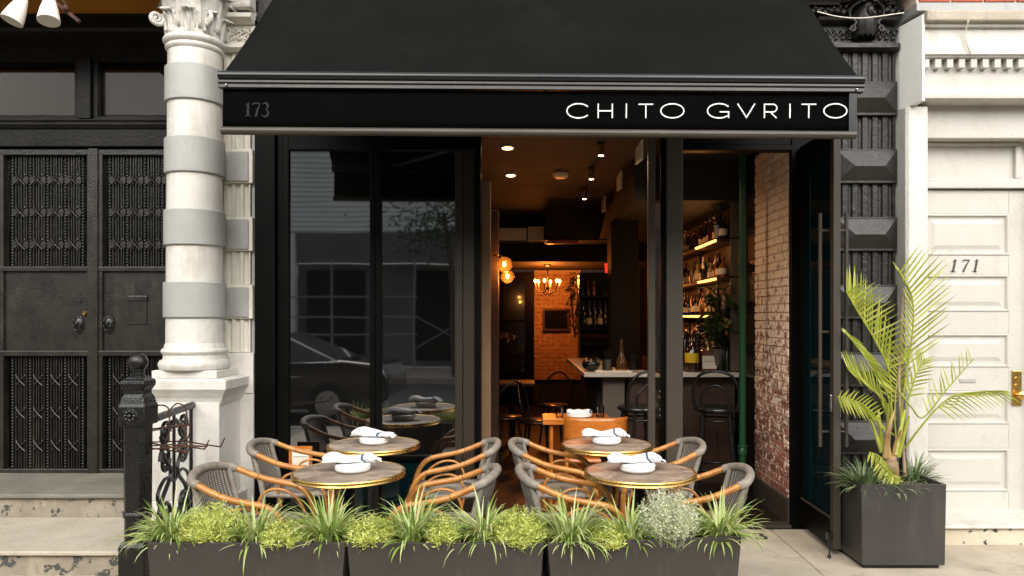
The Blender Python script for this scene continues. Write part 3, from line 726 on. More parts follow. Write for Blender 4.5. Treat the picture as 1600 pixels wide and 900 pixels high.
MB().box(QX0 - .16, QX1 - .02, 5.34, 5.373, 3.75, 3.87).build('frieze', M['dark_stone'], pr)
MB().box(QX0 - .3, QX1 - .02, 5.30, 5.372, 3.842, 3.93).build('fascia', M['brown_black'], pr)
MB().prx([(5.05, 3.95), (5.03, 4.05), (5.37, 4.2), (5.37, 3.95)][::-1], QX0 - .4, QX1 + .02).build('cornice', M['capital'], pr, bevel=.01)
# cartouche: shell-shaped shield with scrolls
m = MB(); rows = []
for i in range(13):
    t = i / 12; z = 3.60 + .26 * t; wv = .045 + .065 * math.sin(math.pi * min(1, t * .9 + .12)) ** .8 + (.018 if i == 0 else 0)
    rows.append([(cX + wv * u, 5.33 - (.085 + .03 * math.sin(t * 3)) * (1 - (abs(u)) ** 2.2) + .007 * math.cos(u * 16) * (1 - t), z - (.012 * math.cos(u * 16) if i == 0 else 0)) for u in [j / 8 - 1 for j in range(17)]])
m.grid(rows); sh = m.build('shield', M['dark_stone'], pr, smooth=180, solid=.008)
m = MB()
for sx in (-1, 1):
    e1 = Vector((sx, 0, 0)); e2 = Vector((0, 0, 1))
    m.tube(spiral((cX + sx * .045, 5.225, 3.85), .026, 1.6, e1, e2), .010, 7)
    m.tube(spiral((cX + sx * .105, 5.26, 3.655), .026, 1.5, e1, -e2), .010, 7)
    m.tube(smoothpath([(cX + sx * .04, 5.23, 3.88), (cX + sx * .10, 5.25, 3.885), (cX + sx * .14, 5.27, 3.86), (cX + sx * .18, 5.29, 3.858)], 4), [.012, .016, .018, .019, .02, .02, .019, .018, .016, .014, .010, .006, .004], 7)
    m.tube(smoothpath([(cX + sx * .055, 5.23, 3.84), (cX + sx * .115, 5.26, 3.80), (cX + sx * .12, 5.27, 3.74), (cX + sx * .08, 5.26, 3.70), (cX + sx * .10, 5.26, 3.665)], 4), .010, 7)
m.ball((cX, 5.20, 3.868), .028, 12, 8); m.ball((cX, 5.215, 3.765), .030, 12, 8, .9, 1.3); m.ball((cX + .02, 5.20, 3.74), .014, 8, 6)
m.build('scrolls', M['dark_stone'], pr, smooth=180)
tag(MB().tube(smoothpath([(X(1277, 5.0), 5.0, Z(18, 5.0)), (X(1310, 5.0), 5.0, Z(26, 5.0)), (X(1350, 5.0), 5.0, Z(28, 5.0)), (X(1412, 5.0), 5.0, Z(20, 5.0))], 5), .004, 6).build('cable', M['paper'], smooth=60), 'pale cable hanging in front of the dark carved shield', 'cable')

# ------------------------------------------------------------------ left building: doorway
ld = thing('left_doorway', 'black iron double doors with ornate grilles above the stone steps', 'doorway', (-3.4, 5.75, .3))
LD = 5.75
def lx(px): return X(px, LD)
def lz(py): return Z(py, LD)
def lbox(name, a, b, t_, bt, y0=LD - .02, y1=LD + .06, mat='iron_door', parent=None, bv=.004):
    return MB().box(lx(a), lx(b), y0, y1, lz(bt), lz(t_)).build(name, M[mat], parent or ld, bevel=bv)
LXR = 300
lbox('jamb', -160, -130, 30, 748, LD - .05); lbox('jamb', LXR, LXR + 40, 30, 748, LD - .05)
lbox('lintel', -130, LXR, 204, 231, LD - .05, mat='black_wood')
for a, b, c, d in ((190, 204, 0, -.09), (95, 60, 0, 0),): pass
MB().prx([(LD + .06, lz(204)), (LD - .06, lz(204)), (LD - .085, lz(199)), (LD - .085, lz(196)), (LD - .05, lz(190)), (LD - .05, lz(188)), (LD + .06, lz(188))][::-1], lx(-130), lx(LXR)).build('transom_sill', M['black_wood'], ld, bevel=.002)
MB().prx([(LD + .06, lz(90)), (LD - .03, lz(90)), (LD - .04, lz(62)), (LD - .10, lz(57)), (LD - .12, lz(52)), (LD - .09, lz(50)), (LD - .11, lz(34)), (LD - .17, lz(30)), (LD - .19, lz(26)), (LD - .19, lz(22)), (LD + .06, lz(22))][::-1], lx(-130), lx(LXR)).build('top_moulding', M['black_wood'], ld, bevel=.002)
lbox('transom_mullion', 128, 148, 90, 188, LD - .06, mat='black_wood')
for a, b in ((-130, 128), (148, LXR)):
    tw = lbox('transom_window', a, b, 90, 190, LD + .02, LD + .03, mat='glass_dim')
    # the frame round the pane
    m = MB(); m.box(lx(a), lx(b), LD - .03, LD + .02, lz(98), lz(88)); m.box(lx(a), lx(b), LD - .03, LD + .02, lz(190), lz(183))
    m.box(lx(a), lx(a + 8), LD - .03, LD + .02, lz(182.9), lz(98.1)); m.box(lx(b - 8), lx(b), LD - .03, LD + .02, lz(182.9), lz(98.1))
    m.build('window_frame', M['black_wood'], tw, bevel=.003)
MB().box(lx(-160), lx(LXR + 40), LD + .16, LD + .22, lz(200), lz(20)).build('hall_wall', M['hall'], ld)
MB().box(lx(60), lx(118), LD + .12, LD + .158, lz(196), lz(168)).build('hall_shelf', M['paper'], ld)
MB().box(lx(-160), lx(LXR + 40), LD - .05, LD + .1, lz(750), lz(741)).build('door_sill', M['iron_door'], ld)

def beaded(m, x, z0, z1, y, r=.0105):
    n = int((z1 - z0) / .024)
    for i in range(n): m.lathe((x, y, z0 + (z1 - z0) * (i + .5) / n), [(1e-5, -.010), (r, -.004), (r, .004), (1e-5, .010)], 6)
knot_mesh = {}
def grille(leaf, a, b, zt, zb, nb, reliefd):
    xa, xb = lx(a), lx(b); z1, z0 = lz(zt), lz(zb); bwid = (xb - xa) / nb; y = LD + .005
    m = MB(); bd = MB()
    for k in range(nb + 1):
        xx = xa + bwid * k
        m.box(xx - .007, xx + .007, y + .012, y + .028, z0, z1); beaded(bd, xx, z0, z1, y + .008)
    kz = [z1 - (z1 - z0) * f for f in (.22, .51, .80)]
    for k in range(nb):
        cx = xa + bwid * (k + .5)
        for j in range(5):
            xx = cx + (j - 2) * bwid * .15
            m.box(xx - .0036, xx + .0036, y + .004 + .004 * (j % 2), y + .02, z0, z1)
    g = m.build('grille', M['iron_door'], leaf); bd.build('beading', M['iron_door'], leaf, smooth=180)
    for k in range(nb):
        cx = xa + bwid * (k + .5)
        for z in kz:
            if zt not in knot_mesh:
                q = MB(); h = bwid * .20
                for sx in (-1, 1):
                    q.tube([(-h * 1.25 * sx, 0, h * 1.7), (-h * 1.2 * sx, -.004, h * 1.35), (-.002 * sx, -.010 - .002 * sx, 0), (h * 1.2 * sx, -.004, -h * 1.35), (h * 1.25 * sx, 0, -h * 1.7)], .0048, 6)
                    if zt < 500: q.pry([(sx * (bwid * .42), h * 1.1), (sx * bwid * .46, 0), (sx * bwid * .42, -h * 1.1), (sx * bwid * .30, -h * 1.0), (sx * bwid * .13, 0), (sx * bwid * .30, h * 1.0)][::(1 if sx < 0 else -1)], -.006, .004)
                me = bpy.data.meshes.new('knot'); me.from_pydata([tuple(p) for p in q.v], [], q.f); me.materials.append(M['iron_door']); knot_mesh[zt] = me
            o = bpy.data.objects.new('knot', knot_mesh[zt]); col.objects.link(o); o.parent = leaf
            o.location = Vector((cx, y - .002, z)) - org(leaf)
for li, (a, b) in enumerate(((-2, 147), (148, 300))):
    lf = lbox('door_leaf', a + 2, b - 2, 420, 552, LD + .0, LD + .05)
    def lsub(name, *ar, **k): return lbox(name, *ar, parent=lf, **k)
    gx0, gx1 = (8, 136) if li == 0 else (162, 290)
    lsub('rail', a + 2, b - 2, 234, 243, LD - .022, LD + .05); lsub('rail', a + 2, b - 2, 417, 424, LD - .026, LD + .04)
    lsub('rail', a + 2, b - 2, 548, 556, LD - .026, LD + .04); lsub('rail', a + 2, b - 2, 732, 742, LD - .022, LD + .05)
    lsub('stile', a + .5, gx0, 234, 742, LD - .02, LD + .05); lsub('stile', gx1 + 2, b - .5, 234, 742, LD - .02, LD + .05)
    if li == 0: lsub('cover_strip', 141, 156, 233, 744, LD - .034, LD - .021)
    rx = 18 if li == 0 else 170
    grille(lf, rx, rx + 110, 243, 417, 4, 0); grille(lf, rx, rx + 110, 556, 732, 4, 0)
    MB().box(lx(gx0), lx(gx1), LD + .042, LD + .05, lz(417), lz(243)).build('pane', M['glass_clear'], lf)
    MB().box(lx(gx0), lx(gx1), LD + .10, LD + .11, lz(417), lz(243)).build('tan_reflection', M['tan_reflection'], lf)  # added sheet behind the pane that carries the painted reflections
    MB().box(lx(gx0), lx(gx1), LD + .04, LD + .05, lz(732), lz(556)).build('backing_plate', M['valance'], lf)
    # lion-head knocker
    kx = lx(124 if li == 0 else 171); kzc = lz(508)
    m = MB(); rows = []
    for i in range(11):
        t = i / 10; z = kzc + .07 - .145 * t; wv = .042 * math.sin(math.pi * (t * .86 + .12)) ** .7 + .002
        rows.append([(kx + wv * u, LD - .002 - .030 * math.sin(math.pi * min(1, t + .1)) * (1 - u * u), z) for u in [j / 5 - 1 for j in range(11)]])
    m.grid(rows); m.ball((kx, LD - .037, kzc + .012), .013, 8, 6); m.ball((kx - .013, LD - .030, kzc + .026), .006, 6, 5); m.ball((kx + .013, LD - .030, kzc + .026), .006, 6, 5)
    m.tube([(kx + .026 * math.cos(R(q)), LD - .034, kzc - .012 + .030 * math.sin(R(q))) for q in range(150, 391, 20)], .005, 6)
    for q in range(0, 181, 20): m.ball((kx + .036 * math.cos(R(q)), LD - .012, kzc + .03 + .036 * math.sin(R(q))), .011, 6, 5)
    m.build('lion_knocker', M['iron'], lf, smooth=180)
    if li == 0:
        MB().lathe((0, 0, 0), [(.020, 0), (.020, .008), (.013, .012), (.012, .022), (1e-5, .023)], 16)
        m = MB(); m.tube([(lx(134), LD - .0, lz(490)), (lx(134), LD - .014, lz(490)), (lx(134), LD - .026, lz(490))], [.020, .020, .013], 14); m.build('lock', M['brass'], lf, smooth=40)
        m = MB(); m.ball((lx(125), LD - .002, lz(471)), .010, 8, 5); m.ball((lx(126), LD - .002, lz(458)), .007, 8, 5); m.build('peephole', M['iron'], lf, smooth=180)
    else:
        m = MB(); m.box(lx(202), lx(230), LD - .008, LD, lz(507), lz(462)); m.box(lx(201), lx(231), LD - .016, LD - .0085, lz(470), lz(463)); m.build('mail_flap', M['iron_door'], lf, bevel=.003)
tag(MB().box(-6.5, -2.62, 5.81, 6.0, 0, 4.5).build('left_building_wall', M['black_wood']), 'dark wall of the neighbouring house around its iron doors', 'wall')
ab = MB(); ab.prx([(5.05, 3.80), (5.05, 3.95), (5.54, 4.2), (5.54, 3.875)][::-1], -6.2, -2.60); tag(ab.build('beam', M['amber_paint'], bevel=.01), 'amber painted beam over the neighbouring doorway', 'beam')
ab2 = MB(); ab2.prx([(4.98, 3.77), (4.98, 3.95), (5.045, 3.95), (5.045, 3.77)][::-1], -6.2, -2.60); ab2.build('beam_edge', M['amber_paint'], None); bpy.data.objects['beam_edge'].parent = bpy.data.objects['beam']
_b = bpy.data.objects['beam_edge']; _b.location = _b.location - bpy.data.objects['beam'].location
m = MB(); m.tube([W(70, -10, 5.0), W(124, 34, 5.0)], .014, 6); m.tube([W(88, -14, 4.95), W(108, 16, 5.0)], .010, 6); m.ball(W(103, 13, 4.98), .022, 8, 6)
tag(m.build('bracket', M['rust'], smooth=40), 'rusty iron strut under the amber beam', 'bracket')
def spot_lamp(px, py, tilt, label):
    t = thing('spot_lamp', label, 'lamp', W(px, py - 24, 4.7), 'spot lamps under the amber beam')
    base = W(px, py, 4.7); ax = Vector((tilt, -.25, -1)).normalized(); top = base - ax * .19
    pts = [top - ax * .0, top + ax * .012, top + ax * .04, top + ax * .10, top + ax * .155, top + ax * .19]; rr = [.010, .026, .036, .052, .062, .0665]
    m = MB(); m.tube(pts + [top + ax * .188, top + ax * .10], rr + [.058, .04], 20); m.build('shade', M['lamp_white'], t, smooth=60)
    MB().tube([top, top + Vector((0, .05, .12)), top + Vector((0, .1, .3))], .009, 8).build('stem', M['lamp_white'], t, smooth=60)
    MB().ball(top + ax * .13, .03, 12, 8).build('bulb', M['paper'], t, smooth=180)
spot_lamp(18, 33, -.30, 'white cone spot lamp leaning away from the column')
spot_lamp(76, 33, .12, 'white cone spot lamp nearer the column')

# steps on the left
st = thing('stone_stoop', 'weathered stone steps in front of the black iron doors', 'steps', (-4.2, 5.0, 0))
MB().box(-6.5, -2.60, 5.08, 5.84, .0, .29).build('step_core', M['step_riser'], st, bevel=.006)
MB().box(-6.5, -2.60, 5.05, 5.84, .293, .325).build('upper_tread', M['threshold'], st, bevel=.008)
MB().box(-6.5, -2.42, 4.36, 5.078, .0, .128).build('lower_step', M['step_riser'], st, bevel=.006)
MB().box(-6.5, -2.40, 4.33, 5.076, .131, .158).build('lower_tread', M['step_stone'], st, bevel=.008)
tag(MB().box(-6.5, -2.6, 4.2, 4.4, -.05, .004).build('stoop_edge', M['step_stone']), 'pale stone border at the foot of the lower step', 'kerb stone')

# newel post
nw = thing('newel_post', 'black cast iron newel post with a ball on top', 'post', (-2.262, 4.2, 0))
ncx, ncy = -2.262, 4.20
def sqs(m, prof, ch=.0):
    """square stack: (half width, z); ch = chamfer share"""
    vs = []; fs = []; n = len(prof)
    for h, z in prof:
        c = h * ch
        pts = [(-h + c, -h), (h - c, -h), (h, -h + c), (h, h - c), (h - c, h), (-h + c, h), (-h, h - c), (-h, -h + c)]
        vs += [(ncx + a, ncy + b, z) for a, b in pts]
    for i in range(n - 1):
        for k in range(8): fs.append((8 * i + k, 8 * i + (k + 1) % 8, 8 * i + 8 + (k + 1) % 8, 8 * i + 8 + k))
    fs += [tuple(range(7, -1, -1)), tuple(8 * (n - 1) + k for k in range(8))]
    m.add(vs, fs)
nz_ = lambda py: Z(py, 4.13)
m = MB(); sqs(m, [(.076, 0), (.076, .245), (.064, .27)], .06); m.build('post_base', M['iron'], nw, bevel=.003)
m = MB(); sqs(m, [(.060, .27), (.060, .40), (.067, .41), (.067, .425), (.061, .44), (.064, nz_(664) - .0)], .36); m.build('shaft', M['iron'], nw, bevel=.002)
m = MB(); sqs(m, [(.077, nz_(666)), (.080, nz_(658)), (.080, nz_(636)), (.073, nz_(631)), (.066, nz_(622)), (.055, nz_(617)), (.055, nz_(612)), (.070, nz_(604)), (.072, nz_(600)), (.070, nz_(596)), (.052, nz_(592)), (.046, nz_(590))], .12); m.build('cap', M['iron'], nw, bevel=.003)
MB().lathe((ncx, ncy, nz_(591)), [(.040, 0), (.040, .012), (.030, .018), (.030, .036), (.036, .040), (.036, .048), (.026, .054)], 20).build('neck', M['iron'], nw, smooth=40)
MB().ball((ncx, ncy, nz_(567) + .0), .053, 24, 14).build('ball', M['iron'], nw, smooth=180)
m = MB(); rc = Vector((ncx - .005, ncy - .082, nz_(650)))
m.ball(rc, .016, 10, 6)
for q in range(8): m.ball(rc + Vector((.026 * math.cos(R(45 * q)), .004, .026 * math.sin(R(45 * q)))), .013, 8, 6)
m.tube([rc + Vector((.040 * math.cos(R(20 * q)), .004, .040 * math.sin(R(20 * q)))) for q in range(18)], .005, 6, closed=True)
m.build('rosette', M['iron'], nw, smooth=180)

# cast railing panel from the newel to the pedestal
rl = thing('iron_railing', 'short ornate iron railing between newel post and white pedestal', 'railing', (-2.27, 4.6, 0))
def rp(t, z): return Vector((ncx + .05 + (-2.30 - ncx - .05) * t, 4.27 + (4.955 - 4.27) * t, z * .938))
MB().tube([rp(0, 1.02), rp(1, 1.02)], .024, 10).build('top_rail', M['iron'], rl, smooth=50)
MB().tube([rp(0, .17), rp(1, .17)], .014, 8).build('bottom_rail', M['iron'], rl, smooth=50)
m = MB(); m.tube([rp(.97, .17), rp(.97, 1.0)], .012, 6); m.tube([rp(.5, .17), rp(.5, 1.0)], .010, 6)
e1 = (rp(1, 0) - rp(0, 0)).normalized(); e2 = Vector((0, 0, 1))
for cxp in (.28, .74):
    for z, r_, sg in ((.90, .075, 1), (.73, .085, -1), (.36, .085, 1)):
        m.tube(spiral(rp(cxp, z), r_, 1.7, e1 * sg, e2), [.013 - .0003 * i for i in range(27)], 6)
        m.tube(spiral(rp(cxp, z - .01), r_ * .9, 1.4, -e1 * sg, -e2), [.012 - .0003 * i for i in range(27)], 6)
for sg in (-1, 1):
    m.tube(smoothpath([rp(.5 + sg * .05, .96), rp(.5 + sg * .3, .80), rp(.5 + sg * .08, .62), rp(.5 + sg * .34, .44), rp(.5 + sg * .42, .2)], 5), .013, 6)
    m.tube(smoothpath([rp(.5, .55), rp(.5 + sg * .22, .60), rp(.5 + sg * .40, .5), rp(.5 + sg * .15, .3), rp(.5 + sg * .05, .18)], 5), .011, 6)
m.build('scrollwork', M['iron'], rl, smooth=60)
# wire rack hooked on the railing
wr = MB()
def q8(x, y, D=4.3): return W(180 + x * .2888, 540 + y * .2888, D)
def wire(pts, D0=4.30, D1=4.36, r=.0045):
    n = len(pts); wr.tube(smoothpath([q8(p[0], p[1], D0 + (D1 - D0) * i / max(1, n - 1)) for i, p in enumerate(pts)], 3), r, 6)
wire([(205, 352), (228, 325), (268, 325), (292, 352), (292, 440), (292, 525)], 4.42, 4.3)
wire([(298, 345), (330, 315), (366, 322), (385, 352), (385, 440), (385, 515)], 4.5, 4.36)
wire([(385, 512), (405, 470), (405, 424)], 4.36, 4.3)
wire([(195, 452), (300, 438), (405, 424)], 4.3, 4.36)
wire([(200, 460), (300, 446), (400, 430)], 4.5, 4.5)
for a in ([(205, 556), (388, 580), (412, 530)], [(298, 535), (484, 560), (508, 510)], [(388, 520), (570, 548), (593, 500)]):
    p = [q8(x, y, D) for (x, y), D in zip(a, (4.5, 4.2, 4.2))]
    wr.tube(p, .0045, 6)
wr.tube([q8(170, 518, 4.5), q8(200, 522, 4.5), q8(395, 516, 4.5)], .0045, 6); wr.tube([q8(175, 523, 4.3), q8(300, 548, 4.27), q8(395, 580, 4.2)], .0045, 6)
wr.tube([q8(200, 542, 4.4), q8(300, 536, 4.35), q8(490, 545, 4.3)], .0045, 6); wr.tube([q8(200, 560, 4.25), q8(390, 545, 4.25), q8(500, 545, 4.25)], .0045, 6)
tag(wr.build('wire_rack', M['rust'], smooth=60), 'bent rusty wire rack hooked on the ornate iron railing', 'rack')

# ------------------------------------------------------------------ white building on the right
wb = thing('white_house_front', 'cream painted timber house front with dentil cornice', 'building', (3.4, 5.3, 0))
BX0 = X(1405, 5.3) + .002; BX1 = 5.2; WD = 5.36
def wx(px): return X(px, WD)
MB().prz([(BX0, 5.6), (BX0, 5.22), (BX0 + .02, 5.20), (wx(1437) - .03, 5.20), (wx(1437) - .012, 5.24), (wx(1437), 5.25), (wx(1437), 5.6)], .12, Z(172, 5.3) - .002).build('door_jamb', M['white_paint'], wb, bevel=.004)
MB().box(BX0 + .13, BX1, 5.28, 5.6, Z(216, 5.28), Z(160, 5.28)).build('head_panel', M['door_white'], wb, bevel=.006)
MB().prx([(5.28, Z(160, 5.2)), (5.17, Z(160, 5.2)), (5.14, Z(156, 5.18)), (5.14, Z(150, 5.18)), (5.16, Z(148, 5.2)), (5.177, Z(138, 5.2)), (5.28, Z(138, 5.2))][::-1], BX0 + .0675, BX1).build('moulding', M['door_white'], wb, bevel=.003)
MB().box(BX0 + .0675, BX1, 5.18, 5.6, Z(160, 5.24), Z(84, 5.24)).build('frieze', M['door_white'], wb, bevel=.003)
# angled return and cornice box
MB().prz([(BX0, 5.5), (BX0, 5.3), (BX0 + .048, 5.08), (BX0 + .066, 5.08), (BX0 + .066, 5.5)], Z(172, 5.3), Z(24, 5.1)).build('corner_board', M['shade_lifted_white'], wb, bevel=.004)
MB().box(BX0 + .0675, BX1, 5.11, 5.3, Z(85, 5.11), Z(42, 5.11)).build('cornice_fascia', M['white_paint'], wb, bevel=.006)
MB().box(BX0 + .0675, BX1, 5.08, 5.3, Z(41.5, 5.08), Z(33, 5.08)).build('cornice_fillet', M['white_paint'], wb, bevel=.006)
MB().prx([(5.3, Z(91, 5.14)), (5.125, Z(91, 5.14)), (5.115, Z(87, 5.12)), (5.3, Z(85.6, 5.12))][::-1], BX0 + .0675, BX1).build('bed_mould', M['door_white'], wb)
MB().box(BX0 + .06, BX1, 5.04, 5.45, Z(32, 5.04), Z(15, 5.04)).build('cornice_top', M['step_stone'], wb, bevel=.012)
MB().box(BX0 + .03, BX1, 5.12, 5.5, Z(14.5, 5.1), Z(2, 5.1)).build('painted_ledge_shadow', M['grey_band'], wb)  # grey strip set in as the shadow above the ledge
dn = None
for k in range(24):
    xx = BX0 + .085 + k * .0843
    d = MB().box(xx, xx + .044, 5.135, 5.179, Z(106, 5.14), Z(91.3, 5.14)).build('dentil', M['door_white'], wb, bevel=.003)
bt = thing('brick_upper_wall', 'strip of red brickwork above the cream cornice', 'brick wall', (4.0, 5.1, Z(2, 5.1)))
MB().box(BX0 + .03, BX1, 5.13, 5.5, Z(1.8, 5.1), 4.4).build('mortar_bed', M['mortar'], bt)
for k in range(9):
    for r_ in range(2):
        xx = BX0 + .05 + k * .23 + r_ * .1
        MB().box(xx, xx + .215, 5.115, 5.15, Z(1.2, 5.1) + r_ * .075, Z(1.2, 5.1) + r_ * .075 + .065).build('brick', M['brick_red'], bt, bevel=.004)
MB().box(wx(1437), BX1, WD - .03, WD + .3, Z(295, WD), Z(285, WD)).build('transom_bar', M['door_white'], wb, bevel=.006)
MB().box(wx(1437), BX1, WD + .05, WD + .3, Z(284.8, WD), Z(214, WD)).build('transom_panel', M['door_white'], wb)
m = MB()
for a, b, c, d in ((1437, 1600, 221, 226), (1437, 1600, 278, 284), (1437, 1444, 226, 278), (1590, 1600, 226, 278)): m.box(wx(a) + .001, wx(b), WD + .02, WD + .049, Z(d, WD), Z(c, WD))
m.build('transom_frame', M['door_white'], wb, bevel=.006)
MB().box(wx(1606), BX1, WD - .05, WD + .3, .12, Z(285, WD)).build('door_jamb', M['door_white'], wb, bevel=.006)
cb = MB(); cb.tube(smoothpath([W(1513, 32, 5.03), W(1509, 50, 5.08), W(1512, 70, 5.09), W(1518, 84, 5.10)], 5), .006, 6)
tag(cb.build('cable', M['paper'], smooth=60), 'short pale cable hanging on the cream cornice', 'cable')
# door 171
wd = thing('white_door', 'cream panelled door with house number 171 and brass lock plate', 'door', (X(1520, WD), WD, .12))
MB().box(wx(1438), wx(1605), WD + .03, WD + .08, .13, Z(297, WD)).build('door_slab', M['door_white'], wd)
pan = [(318, 322, 'r')]
prails = [297, 333, 400, 428, 488, 520, 575, 610, 664, 700, 770, 795]
# rails and stiles stand proud of recessed panels
z_of = lambda py: Z(py, WD)
for a, b in ((297, 334), (399, 429), (487, 521), (574, 611), (663, 701), (768, 797)):
    MB().box(wx(1446), wx(1577), WD + .006, WD + .0305, z_of(b), z_of(a)).build('rail', M['door_white'], wd, bevel=.003)
for a, b in ((1438, 1445.8), (1577.2, 1605)):
    MB().box(wx(a), wx(b), WD + .006, WD + .0305, .13, z_of(297)).build('stile', M['door_white'], wd, bevel=.003)
for a, b in ((334, 399), (429, 487), (521, 574), (611, 663), (701, 768)):
    m = MB(); X0, X1, Z0, Z1 = wx(1446), wx(1577), z_of(b), z_of(a)
    def ring(i): return [(X0 + i, Z0 + i), (X1 - i, Z0 + i), (X1 - i, Z1 - i), (X0 + i, Z1 - i)]
    lv = [(0, .004), (.006, -.001), (.014, -.001), (.024, .017), (.045, .017), (.075, .008)]
    vs = []; fs = []
    for i, (o_, y_) in enumerate(lv): vs += [(x_, WD + y_, z_) for x_, z_ in ring(o_)]
    for i in range(len(lv) - 1):
        for k in range(4): fs.append((4 * i + k, 4 * i + (k + 1) % 4, 4 * i + 4 + (k + 1) % 4, 4 * i + 4 + k))
    e = 4 * (len(lv) - 1); fs.append((e, e + 1, e + 2, e + 3)); m.add(vs, fs); m.build('panel', M['door_white'], wd)
def wput(u, v, d): return Vector((X(u, WD), WD + .0055 - d, Z(v, WD)))
for ch, px in (('1', 1485), ('7', 1501), ('1', 1519)):
    m = MB()
    for pts, wdt in serif_digit(ch, 0, 19.5, 3.0): ribbon(m, [(px + u * 1.0 + v * .22, 425 - v) for u, v in pts], wdt, wput, d=.004)
    m.build('numeral', M['number_black'], wd)
MB().box(wx(1500), wx(1525), WD - .001, WD + .0058, z_of(598), z_of(592)).build('mail_slot', M['grey_band'], wd, bevel=.003)
kp = MB().box(wx(1581), wx(1596), WD - .006, WD + .0058, z_of(634), z_of(579)).build('lock_plate', M['brass'], wd, bevel=.004)
m = MB(); kc = Vector((wx(1590), WD - .006, z_of(617)))
m.tube([kc, kc + Vector((0, -.03, 0)), kc + Vector((0, -.036, 0)), kc + Vector((0, -.055, 0)), kc + Vector((0, -.066, 0))], [.012, .012, .030, .032, .018], 16); m.build('door_knob', M['brass'], kp, smooth=50)
m = MB()
for py in (592, 603): 
    c = Vector((wx(1588), WD - .006, z_of(py))); m.tube([c, c + Vector((0, -.008, 0))], .015, 12)
m.build('cylinder_lock', M['brass'], kp, smooth=50)
rs = thing('white_stoop', 'low stone step with chipped cream paint under door 171', 'steps', (4.0, 5.2, 0))
MB().box(BX0 + .01, 5.3, 4.965, 5.36, -.05, .112).build('riser', M['riser_white'], rs, bevel=.008)
MB().box(BX0 + .01, 5.3, 4.94, 5.40, .114, .135).build('tread', M['white_paint'], rs, bevel=.006)

# painted numerals on the sidewalk
gnum = MB()
for ch, xx in (('1', 1.36), ('7', 1.47), ('3', 1.60)):
    for pts, wdt in serif_digit(ch, 0, .14, .02):
        wdt = [max(.011, q) for q in wdt] if isinstance(wdt, list) else max(.011, wdt)
        ribbon(gnum, [(xx + u * 1.2, 5.08 + v) for u, v in pts], wdt, lambda u, v, d: Vector((u, v, .003 + d)), d=.002)
tag(gnum.build('painted_number', M['number_black']), 'faded house number 173 painted on the pavement at the doorway', 'painted number')

# ------------------------------------------------------------------ bistro tables
def make_table(label, loc):
    t = thing('bistro_table', label, 'table', (0, 0, 0), 'round bistro tables')
    MB().lathe((0, 0, 0), [(.284, .697), (.289, .700), (.289, .7215), (.287, .7225)], 64).build('table_top', M['marble'], t, smooth=40)
    MB().lathe((0, 0, 0), [(.2855, .694), (.300, .695), (.3035, .700), (.300, .706), (.298, .708), (.3025, .712), (.303, .717), (.299, .7235), (.2895, .7232), (.286, .7215)], 64, caps=False).build('rim', M['brass'], t, smooth=60)
    MB().lathe((0, 0, 0), [(.034, .03), (.034, .60), (.040, .62), (.060, .66), (.13, .692)], 24).build('column', M['bent_black'], t, smooth=40)
    m = MB()
    for k in range(4):
        a = R(45 + 90 * k); d = Vector((math.cos(a), math.sin(a), 0))
        m.tube([d * .02 + Vector((0, 0, .07)), d * .12 + Vector((0, 0, .055)), d * .25 + Vector((0, 0, .02))], [.022, .018, .014], 8)
    m.build('foot', M['bent_black'], t, smooth=50)
    t.location = loc; return t
t1 = make_table('marble bistro table nearest the viewer on the side by the column', (X(545.5, 3.94), 3.94, 0))
TBL = [t1.location.copy()]
for lb, px, D in (('marble bistro table against the dark window glass', 584, 4.78), ('marble bistro table nearest the viewer on the doorway side', 1000, 3.94), ('marble bistro table standing in front of the open doorway', 948, 4.78)):
    o = dup(t1, None, lb, (X(px, D), D, 0)); TBL.append(o.location.copy())

